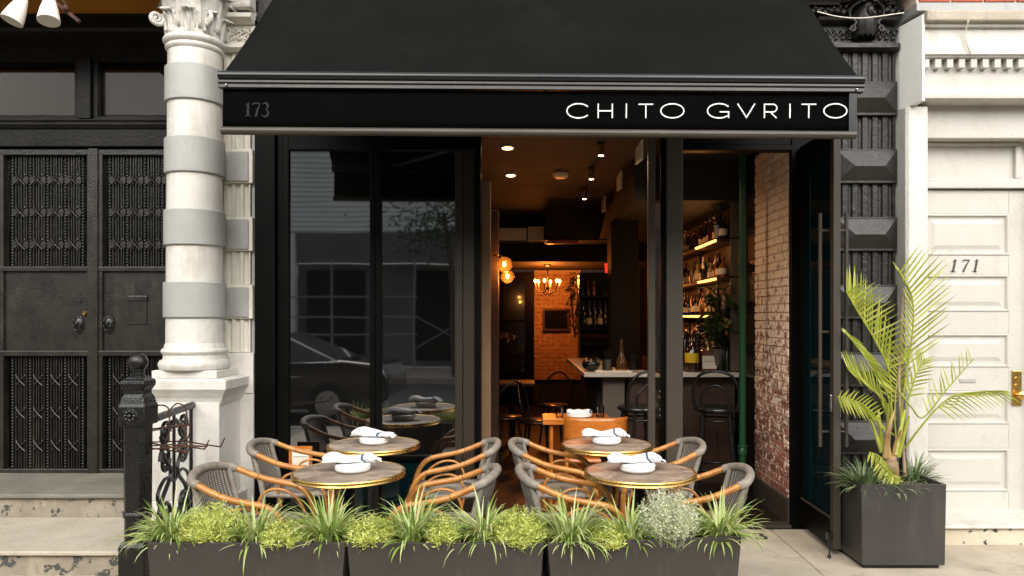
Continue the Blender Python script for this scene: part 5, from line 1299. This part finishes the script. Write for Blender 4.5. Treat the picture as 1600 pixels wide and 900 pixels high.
plight(t, cc0 + Vector((0, -.02, .12)), 20, AMB, .12); plight(t, cc0 + Vector((0, .35, .02)), 15, AMB, .15)
# framed picture
pc = thing('framed_picture', 'dark framed picture on the orange lit brick wall', 'picture', W(869, 516, 12.7))
a, b = W(848, 517, 12.72), W(890, 482, 12.72)
m = MB(); f_ = .035
m.box(a.x, b.x, 12.72, 12.75, a.z, a.z + f_); m.box(a.x, b.x, 12.72, 12.75, b.z - f_, b.z); m.box(a.x, a.x + f_, 12.72, 12.75, a.z + f_, b.z - f_); m.box(b.x - f_, b.x, 12.72, 12.75, a.z + f_, b.z - f_)
m.build('frame', M['bar_wood'], pc); MB().box(a.x + f_, b.x - f_, 12.735, 12.745, a.z + f_, b.z - f_).build('picture_glass', M['car_paint'], pc)
# dark rear doorway with flowers on a table in front
rd = thing('rear_door', 'dark glazed door at the back beside the brick wall', 'door', (X(805, 12.7), 12.7, 0))
MB().box(X(781, 12.7), X(833, 12.7), 12.7, 12.76, 0, Z(426, 12.7)).build('door_frame', M['black_frame'], rd)
MB().box(X(786, 12.7), X(820, 12.7), 12.685, 12.699, Z(500, 12.7), Z(436, 12.7)).build('pane', M['car_paint'], rd)
MB().box(X(786, 12.7), X(820, 12.7), 12.685, 12.699, .6, Z(504, 12.7)).build('pane', M['car_paint'], rd)
# bar counter
bc = thing('bar_counter', 'bar counter with pale top and brown timber front', 'bar counter', (1.3, 6.6, 0))
cz_ = 1.05
MB().prz([(X(913, 6.6), 6.6), (1.93, 6.6), (1.93, 6.95), (.86, 6.95), (.86, 9.0), (.47, 9.0)], cz_ - .04, cz_).build('counter_top', M['bar_top'], bc, bevel=.004)
MB().box(X(942, 6.75), X(976, 6.75), 6.75, 7.0, .012, cz_ - .041).build('end_panel', M['taupe'], bc, bevel=.004)
MB().box(.93, 1.93, 6.78, 6.95, .012, cz_ - .042).build('front_panel', M['bar_wood'], bc)
for k in range(6): MB().box(.95 + k * .165, 1.10 + k * .165, 6.768, 6.779, .05, cz_ - .06).build('plank', M['bar_wood'], bc, bevel=.003)
MB().box(.66, .93, 7.01, 8.9, .012, cz_ - .042).build('front_panel', M['dark_wall'], bc)
tag(MB().box(X(955, 8), X(998, 8), 8.0, 8.4, 1.06, 2.62).build('column', M['taupe_dark'], bevel=.004), 'square taupe column behind the bar counter', 'column')
# red neon tube by the column
tag(MB().tube([W(947, 412, 9.6), W(949, 437, 9.6)], .02, 8).build('neon_tube', M['red_glow']), 'short red glowing tube beside the taupe column', 'neon light')

# bottles
def bottle_mesh(kind):
    pr_ = {0: [(.036, 0), (.037, .01), (.037, .17), (.032, .20), (.014, .235), (.013, .285), (.016, .288), (.016, .30)],
           1: [(.042, 0), (.044, .01), (.044, .13), (.036, .155), (.015, .175), (.014, .22), (.018, .222), (.018, .24)],
           2: [(.030, 0), (.031, .01), (.031, .20), (.014, .25), (.012, .31), (.014, .312), (.014, .32)]}[kind]
    m = MB(); m.lathe((0, 0, 0), pr_, 12); me = bpy.data.meshes.new('bottle'); me.from_pydata(m.v, [], m.f)
    me.polygons.foreach_set('use_smooth', [True] * len(me.polygons)); return me
bmats = []
for i, (c, r_) in enumerate((((.03, .012, .004), .08), ((.25, .09, .015), .06), ((.01, .02, .008), .08), ((.35, .30, .22), .08), ((.10, .02, .01), .08), ((.006, .006, .006), .1))):
    mm, tt, bb = nodes_of('bottle_glass'); bb.inputs['Base Color'].default_value = rgba(c); bb.inputs['Roughness'].default_value = r_; bb.inputs['Coat Weight'].default_value = 1; bmats.append(mm)
bmeshes = []
for k in range(3):
    for bm_ in bmats:
        me = bottle_mesh(k); me.materials.append(bm_); bmeshes.append(me)
lab_me = {}
def bottle(x, y, z, label, group, rn, sc_=1.0, lab=True):
    me = rn.choice(bmeshes); o = bpy.data.objects.new('bottle', me); col.objects.link(o); o.location = (x, y, z); s_ = sc_ * rn.uniform(.85, 1.1); o.scale = (s_, s_, s_)
    tag(o, label, 'bottle', group)
    if lab and rn.random() < .6:
        if 'l' not in lab_me:
            m = MB(); m.lathe((0, 0, 0), [(.0455, .04), (.0458, .045), (.0458, .105), (.0455, .11)], 12); me2 = bpy.data.meshes.new('bottle_label'); me2.from_pydata(m.v, [], m.f); me2.materials.append(M['paper']); lab_me['l'] = me2
        c = bpy.data.objects.new('bottle_label', lab_me['l']); col.objects.link(c); c.parent = o
rn = random.Random(5)
# lit shelves on the side wall
sv = thing('bottle_shelves', 'amber lit bottle shelves along the wall behind the bar', 'shelves', (1.85, 8.2, 1.2))
SH = [1.24, 1.58, 1.93, 2.29]
for i, z in enumerate(SH):
    MB().box(1.76, 1.965, 6.78, 9.6, z - .03, z).build('shelf', M['bar_wood'], sv, bevel=.003)
    a_, b_ = ((7.0, 7.55), (7.1, 8.7), (6.8, 7.5), (6.8, 7.6))[i]
    if i > 0:
        MB().box(1.745, 1.759, a_, b_, z - .024, z - .006).build('led_strip', M['led'], sv)
for y in (6.96, 8.25, 9.58): MB().box(1.94, 1.965, y - .012, y + .012, 1.06, 2.6).build('upright', M['bent_black'], sv)
for z0_, z1_ in ((1.06, 1.92), (1.935, 2.28), (2.295, 2.62)):
    MB().box(1.865, 1.965, 6.70, 6.72, z0_, z1_).build('end_panel', M['taupe'], sv, bevel=.003)
for z, y in ((2.2, 7.5), (1.85, 7.3), (1.5, 7.8), (1.85, 8.6)): plight(sv, (1.72, y, z), .9, WARM, .05)
nm = ['on the lowest shelf behind the bar', 'on the second shelf behind the bar', 'on the third shelf under the amber strip', 'on the top shelf above the amber strip']
for i, z in enumerate(SH):
    y = 6.84
    while y < 9.5:
        bottle(1.83 + rn.uniform(-.02, .03), y, z, 'bottle standing ' + nm[i], 'bottles ' + nm[i], rn, .82); y += rn.uniform(.085, .13)
y = 7.1
while y < 8.9:
    bottle(1.58 + rn.uniform(-.05, .05), y, 1.052, 'bottle on the back counter of the bar', 'bottles on the back counter of the bar', rn, 1.0); y += rn.uniform(.1, .2)
tag(MB().box(1.48, 1.735, 7.0, 9.5, .012, 1.05).build('back_counter', M['bar_wood'], bevel=.004), 'low back counter under the lit bottle shelves', 'counter')
# rear shelf unit with wine bottles
rsf = thing('rear_shelf', 'dark shelf unit with wine bottles in front of the brick wall', 'shelves', (X(928, 9.3), 9.3, 1.0))
for py in (462.5, 512, 536, 560):
    MB().box(X(906, 9.3), X(954, 9.3), 9.2, 9.45, Z(py, 9.3) - .02, Z(py, 9.3)).build('shelf', M['bent_black'], rsf)
MB().box(X(905, 9.3), X(955, 9.3), 9.46, 9.5, .9, Z(425, 9.3)).build('back_panel', M['dark_wall'], rsf)
for px in (905, 954): MB().box(X(px, 9.3) - .01, X(px, 9.3) + .01, 9.18, 9.455, .9, Z(430, 9.3)).build('upright', M['bent_black'], rsf)
for k in range(3):
    bottle(X(910 + 9 * k, 9.3), 9.32, Z(462.5, 9.3), 'clear bottle with pale stopper on the top of the dark shelf unit', 'bottles on the top of the dark shelf unit', random.Random(k), .75, False)
for k in range(5):
    o = bpy.data.objects.new('bottle', bmeshes[12 + 2 + (k % 2) * 3]); col.objects.link(o); o.location = (X(912 + 8.5 * k, 9.3), 9.30, Z(512, 9.3)); o.scale = (1.1, 1.1, 1.12)
    tag(o, 'tall dark wine bottle on the dark shelf unit, ' + ('next to the trailing plant', 'second from the trailing plant', 'in the centre of the five', 'second from the taupe column', 'next to the taupe column')[k], 'bottle', 'wine bottles on the dark shelf unit')
    if k % 2: c = bpy.data.objects.new('bottle_label', lab_me['l']); col.objects.link(c); c.parent = o; c.scale = (.75, .75, 1.0)
for k in range(8):
    c = W(908 + 5.5 * k, 536, 9.28)
    tag(MB().lathe(c, [(.022, 0), (.022, .003), (.004, .006), (.004, .05), (.024, .075), (.026, .12)], 12).build('wine_glass', M['globe_glass'], smooth=40), 'wine glass on the lower dark shelf', 'glass', 'wine glasses on the lower dark shelf')
def leafy(name, label, c, seed, n, rx, rz, mat, LL=.07, cat='plant', drop=0, ry=None, pot=None, potr=.07, poth=.12):
    rn2 = random.Random(seed); t = thing(name, label, cat, (c[0], c[1], c[2] - rz)); m = MB()
    for i in range(n):
        while True:
            p = Vector((rn2.uniform(-1, 1), rn2.uniform(-1, 1), rn2.uniform(-1, 1)))
            if .15 < p.length < 1: break
        p = Vector((c[0] + p.x * rx, c[1] + p.y * (ry or rx), c[2] + p.z * rz))
        d = Vector((rn2.uniform(-1, 1), rn2.uniform(-1, 1), rn2.uniform(-.6, .6))).normalized(); u = d.cross(Vector((0, 0, 1))).normalized() * LL * .28; L_ = LL * rn2.uniform(.6, 1.2)
        m.add([p, p + d * L_ * .5 + u, p + d * L_ + Vector((0, 0, -L_ * .2)), p + d * L_ * .5 - u], [(0, 1, 2, 3)])
    m.build('foliage', M[mat], t)
    m = MB()
    for k in range(4):
        a = 1.6 * k + seed; m.tube([(c[0], c[1], c[2] - rz), (c[0] + rx * .4 * math.cos(a), c[1] + .3 * rx * math.sin(a), c[2]), (c[0] + rx * .7 * math.cos(a), c[1] + .5 * rx * math.sin(a), c[2] + rz * .7)], [.008, .006, .003], 5)
    m.build('stem', M['bark'], t)
    if pot: MB().lathe((c[0], c[1], c[2] - rz - poth), [(potr * .75, 0), (potr * .8, .01), (potr, poth), (potr * .85, poth + .001)], 16).build('pot', M[pot], t, smooth=40)
    return t
leafy('leafy_houseplant', 'leafy houseplant on the bar counter beside the green pipe', (X(1120, 6.75), 6.75, 1.56), 3, 130, .17, .30, 'leaf_dark', .13, pot='taupe', potr=.08, poth=.16)
leafy('trailing_plant', 'dark trailing plant hanging beside the wine bottle shelf', (X(898, 9.1), 9.1, 1.72), 4, 240, .12, .42, 'leaf_dark', .07)
leafy('shelf_plant', 'small plant on the highest bottle shelf', (1.80, 6.90, 2.55), 5, 50, .07, .12, 'leaf_dark', .07, pot='steel', potr=.04, poth=.10)
leafy('small_pot_plant', 'small pot plant on top of the dark shelf unit', (X(946, 9.3), 9.32, Z(452, 9.3)), 6, 40, .05, .05, 'leaf_dark', .04, pot='taupe', potr=.04, poth=.05)
leafy('flower_bouquet', 'pale pink flowers in the dark rear of the room', (X(793, 9.0), 9.0, Z(525, 9.0)), 7, 45, .13, .05, 'flower', .04)
# things on the bar counter
def counter_at(px): return Vector((X(px, 6.68), 6.68, cz_ + .001))
c = counter_at(949); 
jt = thing('glass_jar', 'tall jar of straws on the bar counter', 'jar', c)
MB().lathe(c, [(.045, 0), (.045, .20), (.04, .205)], 16).build('jar', M['glass_clear'], jt, smooth=40); MB().lathe(c, [(.038, .004), (.038, .11)], 12).build('filling', M['taupe'], jt)
c = counter_at(971); tag(MB().lathe(c, [(.05, 0), (.055, .05), (.05, .10), (.02, .16), (.014, .30), (.02, .31)], 16).build('carafe', M['globe_glass'], smooth=50), 'round glass carafe with narrow neck on the bar', 'carafe')
c = counter_at(989); tag(MB().lathe(c, [(.04, 0), (.045, .17), (.043, .172)], 16).build('tumbler', M['glass_clear'], smooth=40), 'tall clear tumbler near the bar corner', 'glass')
c = counter_at(925); tag(MB().ball(c + Vector((0, .1, .065)), .085, 16, 10, 1, .75).build('black_bowl', M['bent_black'], smooth=180), 'black round pot on the bar corner', 'pot')
tag(MB().box(X(931, 6.63), X(988, 6.63), 6.62, 6.80, cz_ + .001, cz_ + .016).build('tray', M['paper'], bevel=.003), 'thin pale tray along the bar corner', 'tray')
def candle_jar(px, py, w_, h_, mat, lb, cat, D=6.7):
    c = Vector((X(px, D), D, cz_ + .002)); tag(MB().lathe(c, [(w_ * .92, 0), (w_, .005), (w_, h_), (w_ * .9, h_ + .004)], 18).build('lamp_tin' if cat == 'tin' else 'container', M[mat], smooth=40), lb, cat)
M['yellow_tin'] = pm('yellow_tin', (.75, .52, .03), (.7, .45, .02), .5)
bb_ = thing('labelled_bottle', 'squat bottle with a round yellow label on the bar', 'bottle', (X(1081, 6.72), 6.72, cz_))
c = Vector((X(1081, 6.72), 6.72, cz_ + .002)); MB().lathe(c, [(.06, 0), (.063, .02), (.063, .20), (.03, .26), (.018, .28), (.018, .34)], 18).build('glass_body', bmats[0], bb_, smooth=40)
m = MB(); m.lathe((c.x, c.y, c.z + .085), [(.0645, 0), (.0650, .004), (.0650, .086), (.0645, .09)], 20); m.build('bottle_label', M['yellow_tin'], bb_, smooth=40)
b2 = thing('square_bottle', 'wide amber bottle with a big cream label on the bar', 'bottle', (X(1108, 6.7), 6.7, cz_))
MB().box(X(1096, 6.7), X(1121, 6.7), 6.70, 6.78, cz_ + .002, cz_ + .20).build('glass_body', bmats[4], b2, bevel=.012)
MB().box(X(1097.5, 6.7), X(1119.5, 6.7), 6.692, 6.699, cz_ + .03, cz_ + .15).build('bottle_label', M['paper'], b2); MB().lathe((X(1108, 6.7), 6.74, cz_ + .20), [(.03, 0), (.02, .03), (.02, .06)], 12).build('stopper', M['brass'], b2)
MB().box(X(1101, 6.7), X(1116, 6.7), 6.6905, 6.6918, cz_ + .095, cz_ + .101).build('print', M['print_grey'], b2)
for k, px in enumerate((1128, 1138)):
    bottle(X(px, 6.66), 6.70, cz_ + .002, ('dark slim bottle next to the cream labelled bottle', 'dark slim bottle next to the houseplant pot')[k], 'slim dark bottles on the bar', random.Random(11), .7, False)
for k, px in enumerate((1072, 1090)):
    bottle(X(px, 6.85), 6.88, cz_ + .002, ('bottle behind the yellow label bottle by the grey post', 'bottle between yellow and cream labels, set back')[k], 'bottles set back on the bar', random.Random(30 + k), 1.1, False)

# bentwood bar stools
def stool(label, x, y, rz):
    t = thing('bar_stool', label, 'bar stool', (0, 0, 0), 'black bentwood bar stools')
    MB().lathe((0, 0, 0), [(.17, .745), (.19, .755), (.195, .77), (.185, .785), (.14, .782)], 28).build('seat', M['bent_black'], t, smooth=60)
    for k in range(4):
        a = R(45 + 90 * k); d = Vector((math.cos(a), math.sin(a), 0)); MB().tube([d * .15 + Vector((0, 0, .75)), d * .19 + Vector((0, 0, .4)), d * .235], [.016, .015, .013], 8).build('leg', M['bent_black'], t, smooth=50)
    MB().tube([(.205 * math.cos(R(q)), .205 * math.sin(R(q)), .27) for q in range(0, 360, 15)], .010, 8, closed=True).build('foot_ring', M['bent_black'], t, smooth=60)
    MB().tube([(.15 * math.cos(R(q)), .15 * math.sin(R(q)), .68) for q in range(0, 360, 20)], .008, 6, closed=True).build('brace_ring', M['bent_black'], t, smooth=60)
    MB().tube(smoothpath([(-.18, -.10, .77), (-.185, -.15, .93), (-.17, -.17, 1.06)[0:2] + (-.0 + 1.02,), (-.04, -.20, 1.10), (.0 + .10, -.21, 1.09), (.17, -.18, 1.02), (.185, -.15, .93), (.18, -.10, .77)][0:0] + [(-.17, -.09, .77), (-.185, -.14, .93), (-.13, -.18, 1.06), (0, -.195, 1.10), (.13, -.18, 1.06), (.185, -.14, .93), (.17, -.09, .77)], 5), .013, 8).build('back_hoop', M['bent_black'], t, smooth=60)
    MB().tube(smoothpath([(-.10, -.14, .78), (-.11, -.16, .90), (0, -.185, .985), (.11, -.16, .90), (.10, -.14, .78)], 5), .010, 8).build('inner_hoop', M['bent_black'], t, smooth=60)
    t.location = (x, y, .012); t.rotation_euler = (0, 0, rz); return t
s1 = stool('black bentwood bar stool beside the green pipe', X(1120, 6.15), 6.15, R(-18))
dup(s1, None, 'black bentwood bar stool half hidden by the grey door post', (X(1000, 6.2), 6.2, .012), R(20))
# green pipe
gp = thing('green_pipe', 'dark green painted standpipe in front of the brick wall', 'pipe', (X(1160, 5.9), 5.9, 0))
MB().tube([(X(1160, 5.9), 5.9, .012), (X(1160, 5.9), 5.9, 2.99)], .027, 16).build('pipe', M['green_pipe'], gp, smooth=50)
pc_ = (X(1160, 5.9), 5.9); m = MB(); m.lathe((pc_[0], pc_[1], Z(705, 5.9)), [(.028, -.03), (.036, -.028), (.036, .02), (.031, .03), (.040, .032), (.040, .05), (.028, .052)], 18); m.build('coupling', M['green_pipe'], gp, smooth=40); m = MB(); m.lathe((pc_[0], pc_[1], .012), [(.07, 0), (.07, .012), (.034, .02), (.034, .05)], 18)
m.build('flange', M['green_pipe'], gp, smooth=40)
# pictures on the narrow strip of wall beyond the bricks
for k, (z0, z1) in enumerate(((2.42, 2.66), (2.02, 2.34), (1.66, 1.95), (1.30, 1.58), (1.62 - .60, 1.22))):
    t = thing('small_picture', ('dark little frame highest on the strip of wall by the pipe', 'dark little frame second from the ceiling by the pipe', 'dark little frame third from the ceiling by the pipe', 'dark little frame above the lowest one by the pipe', 'dark little frame lowest on the strip of wall by the pipe')[k], 'picture', (1.96, 6.4, z0), 'little frames on the wall by the pipe')
    MB().box(1.955, 1.968, 6.25, 6.52, z0, z1).build('frame', M['bent_black'], t); MB().box(1.9525, 1.9545, 6.28, 6.49, z0 + .03, z1 - .03).build('print', M['brown_black'], t)

# dining table and orange chair just inside
dt = thing('dining_table', 'small orange wood dining table just inside the doorway', 'table', (X(880, 5.75), 5.8, 0))
tz = .755; ty0, ty1 = 5.70, 6.05; tx0, tx1 = X(848, 5.72), X(955, 5.72)
MB().box(tx0, tx1, ty0, ty1, tz - .045, tz).build('table_top', M['orange_wood'], dt, bevel=.004)
for a_, b_ in ((tx0 + .07, ty0 + .05), (tx1 - .07, ty0 + .05), (tx0 + .07, ty1 - .05), (tx1 - .07, ty1 - .05)): MB().tube([(a_, b_, tz - .045), (a_, b_, .012)], [.016, .012], 10).build('leg', M['orange_wood'], dt, smooth=40)
for px, py, lb in ((874, 0, 'short clear tumbler on the orange dining table corner'), (938, 0, 'short clear tumbler on the dining table behind the chair back')):
    c = Vector((X(px, 5.82), 5.82, tz + .001)); tag(MB().lathe(c, [(.030, 0), (.034, .085), (.032, .085), (.028, .01)], 18).build('tumbler', M['glass_clear'], smooth=40), lb, 'glass')
c = Vector((X(905, 5.85), 5.85, tz + .001)); tag(MB().lathe(c, [(.08, 0), (.105, .008), (.105, .03), (.09, .034)], 24).build('plate_stack', M['china'], smooth=50), 'white plates on the orange dining table indoors', 'plates')
m = MB(); rows = [[(c.x - .10 + .2 * i / 10, c.y - .045 + .09 * j / 6, c.z + .037 + .016 * math.sin(math.pi * j / 6) + .004 * math.sin(i * 1.7)) for j in range(7)] for i in range(11)]
m.grid(rows); tag(m.build('napkin', M['napkin'], smooth=180, solid=.008), 'white napkin lying on the plates indoors', 'napkin')
oc = thing('bentwood_chair', 'orange curved plywood chair back in front of the dining table', 'chair', (X(933, 5.5), 5.58, 0))
cx_ = X(933, 5.5); rows = []
for i in range(7):
    z = Z(692, 5.5) + (Z(653, 5.5) - Z(692, 5.5)) * i / 6
    rows.append([(cx_ + .243 * math.sin(a), 5.62 - .13 * math.cos(a) + .01, z - .004 * abs(math.sin(a)) * (1 if i == 6 else 0)) for a in [R(-90 + 180 * j / 20) for j in range(21)]])
MB().grid(rows).build('backrest', M['orange_wood'], oc, smooth=180, solid=.012, bevel=0)
for sx in (-1, 1):
    MB().tube([(cx_ + sx * .235, 5.60, Z(690, 5.5)), (cx_ + sx * .225, 5.60, .44), (cx_ + sx * .235, 5.57, .012)], [.015, .015, .011], 8).build('leg', M['orange_wood'], oc, smooth=40)
    MB().tube([(cx_ + sx * .2, 5.95, .44), (cx_ + sx * .21, 5.98, .012)], [.015, .011], 8).build('leg', M['orange_wood'], oc, smooth=40)
MB().box(cx_ - .22, cx_ + .22, 5.58, 5.98, .43, .465).build('seat', M['orange_wood'], oc, bevel=.02)
# dark dining chairs deep in the room
def dark_chair(label, x, y, rz):
    t = thing('dark_chair', label, 'chair', (0, 0, 0), 'dark bentwood chairs deep in the room')
    MB().lathe((0, 0, 0), [(.18, .44), (.20, .455), (.19, .47)], 20).build('seat', M['bent_black'], t, smooth=60)
    for k in range(4):
        a = R(45 + 90 * k); MB().tube([(.14 * math.cos(a), .14 * math.sin(a), .45), (.2 * math.cos(a), .2 * math.sin(a), 0)], .013, 6).build('leg', M['bent_black'], t)
    MB().tube(smoothpath([(-.17, -.10, .45), (-.18, -.16, .70), (0, -.20, .86), (.18, -.16, .70), (.17, -.10, .45)], 5), .012, 8).build('back_hoop', M['bent_black'], t, smooth=60)
    t.location = (x, y, .012); t.rotation_euler = (0, 0, rz); return t
d1 = dark_chair('dark bentwood chair nearer the taupe partition', X(790, 7.9), 7.9, R(30))
dup(d1, None, 'dark bentwood chair turned toward the bar', (X(840, 7.6), 7.6, .012), R(-100)); dup(d1, None, 'dark bentwood chair farthest inside under the chandelier', (X(866, 8.9), 8.9, .012), R(160))
dtb = thing('dark_table', 'dark dining table deep inside set with flowers', 'table', (X(800, 8.9), 8.9, 0))
MB().box(X(775, 8.8), X(835, 8.8), 8.7, 9.2, 1.0 - .27, 1.0 - .24).build('table_top', M['bar_wood'], dtb); MB().tube([(X(800, 8.9), 8.95, .012), (X(800, 8.9), 8.95, .74)], .04, 8).build('column', M['bent_black'], dtb)

# ------------------------------------------------------------------ across the street (seen in the panes)
OY = -11.5
ob_ = thing('opposite_building', 'pale clapboard building across the street seen reflected in the panes', 'building', (-3, OY, 0))
def ob(a, b, c, d, name, mat, y=0.0, th=.3): return MB().box(a, b, OY - th + y, OY + y, c, d).build(name, M[mat], ob_)
ob(-24, 24, 4.15, 8.0, 'upper_wall', 'siding', -.05)
m = MB()
for k in range(25): m.prx([(OY - .05, 4.2 + k * .15), (OY + .0, 4.2 + k * .15), (OY - .05, 4.2 + k * .15 + .145)], -24, 24)
o = m.build('clapboard', M['siding'], ob_); o['kind'] = 'stuff'
ob(-24, 24, 0, 3.2, 'lower_wall', 'opposite_grey', -.4); ob(-24, 24, 3.2, 4.14, 'fascia', 'opposite_grey', .05)
for xx in (-7.4, -1.0, 4.0, 9.0, -14, 14): ob(xx - .3, xx + .3, 0, 4.1, 'pier', 'siding', .2)
for xx in (-6.0, -2.6, 1.5, 6.2, -10): ob(xx - .9, xx + .9, .2, 3.0, 'window', 'black_frame', -.35, .1)
for xx in (-9.2, -4, 0, 5, 10):
    f = ob(xx - .55, xx + .55, 6.0, 7.6, 'window', 'black_frame', .03, .1)
    for a_ in (-.6, .55): MB().box(xx + a_, xx + a_ + .06, OY - .05, OY + .06, 5.9, 7.7).build('frame', M['sign_white'], f)
sf_ = thing('pipe_scaffold', 'galvanised pipe rails across the street seen reflected in the panes', 'scaffold', (-4.5, OY + 1.2, 0))
for z in (1.05, 1.55, 2.15): MB().tube([(-8.4, OY + 1.2, z), (-3.2, OY + 1.2, z)], .022, 8).build('rail', M['rail_dull'], sf_)
for xx in (-7.8, -5.7, -3.3): MB().tube([(xx, OY + 1.2, 0), (xx, OY + 1.2, 3.2)], .03, 8).build('upright', M['rail_dull'], sf_)
for xx in (-3.3,): MB().tube([(xx, OY + 1.2, 1.6), (xx + 2.2, OY + 1.4, .4)], .016, 8).build('brace', M['rail_dull'], sf_); 
MB().tube([(-3.3, OY + 1.2, .6), (-1.2, OY + 1.4, 1.9)], .016, 8).build('brace', M['rail_dull'], sf_)
# street tree
tr = thing('street_tree', 'street tree across the road seen reflected in the second pane', 'tree', (-1.9, -8.2, 0))
MB().tube([(-1.9, -8.2, -.1), (-1.95, -8.2, 1.6), (-2.0, -8.25, 3.0), (-2.2, -8.3, 4.2)], [.13, .10, .08, .05], 10).build('trunk', M['bark'], tr, smooth=60)
m = MB(); rn = random.Random(9)
for i in range(1500):
    q = Vector((rn.gauss(0, .5), rn.gauss(0, .5), rn.gauss(0, .4))); cl = rn.choice(((-2.1, -8.2, 4.1), (-2.8, -8.4, 3.9), (-1.5, -8.0, 4.6), (-2.0, -8.1, 5.2)))
    p = Vector(cl) + q; d = Vector((rn.uniform(-1, 1), rn.uniform(-1, 1), rn.uniform(-1, .4))).normalized() * .13; u = d.orthogonal().normalized() * .035
    m.add([p, p + d * .5 + u, p + d, p + d * .5 - u], [(0, 1, 2, 3)])
m.build('crown', M['leaf_tree'], tr)
# parked car
cr_ = thing('parked_car', 'black saloon car parked at the kerb seen reflected in the panes', 'car', (-4.6, -1.6, -.135))
CX, CY = -4.55, -1.55
def car_pts(half, z0=-.135): return [(CX + x, z0 + z) for x, z in half]
side = [(-2.3, .35), (-2.32, .62), (-2.2, .86), (-1.5, .95), (-.75, 1.36), (-.1, 1.46), (.6, 1.44), (1.25, 1.12), (1.55, 1.0), (2.2, .93), (2.34, .72), (2.34, .38), (2.0, .28), (-2.0, .28)]
body = MB(); body.pry(car_pts([(-2.3, .35), (-2.32, .62), (-2.2, .86), (-1.5, .95), (1.55, 1.0), (2.2, .93), (2.34, .72), (2.34, .38), (2.0, .24), (-2.0, .24)])[::-1], CY - .88, CY + .88)
body.build('body', M['car_paint'], cr_, bevel=.06, seg=3)
cb_ = MB(); n_ = 2; prof_ = [(-1.45, .95), (-.75, 1.34), (-.1, 1.45), (.6, 1.43), (1.2, 1.14), (1.5, .99)]
vs = []; 
for yy, ins in ((CY - .80, 0), (CY + .80, 0)): vs += [(CX + x, yy + (-.0 if yy > CY else .0) + (-.16 if yy > CY else .16) * (z - .95) / .5, -.135 + z) for x, z in prof_]
k = len(prof_); fs = [tuple(range(k)), tuple(range(2 * k - 1, k - 1, -1))] + [(i + 1, i, k + i, k + i + 1) for i in range(k - 1)]
cb_.add(vs, fs); cb_.build('cabin', M['car_paint'], cr_, bevel=.03)
MB().tube([(CX + x, CY + .80 - .16 * (z - .95) / .5 + .004, -.135 + z) for x, z in [(-1.42, .97), (-.74, 1.325), (-.1, 1.43), (.6, 1.41), (1.18, 1.13), (1.46, 1.0)]], .013, 6).build('window_trim', M['steel'], cr_)
MB().tube([(CX - 1.5, CY + .885, -.135 + .93), (CX + 1.6, CY + .885, -.135 + .97)], .013, 6).build('waist_trim', M['steel'], cr_)
for xx in (-.35, .75): MB().box(CX + xx, CX + xx + .22, CY + .885, CY + .915, .60, .63).build('door_handle', M['steel'], cr_, bevel=.005)
for xx in (-1.4, 1.4):
    for yy in (-.80, .80):
        wv = MB().tube([(CX + xx, CY + yy - .1, .195), (CX + xx, CY + yy + .1, .195)], .33, 24).build('wheel', M['rubber'], cr_, bevel=.02)
        MB().tube([(CX + xx, CY + yy - .105, .195), (CX + xx, CY + yy + .105, .195)], .20, 16).build('rim', M['steel'], wv)
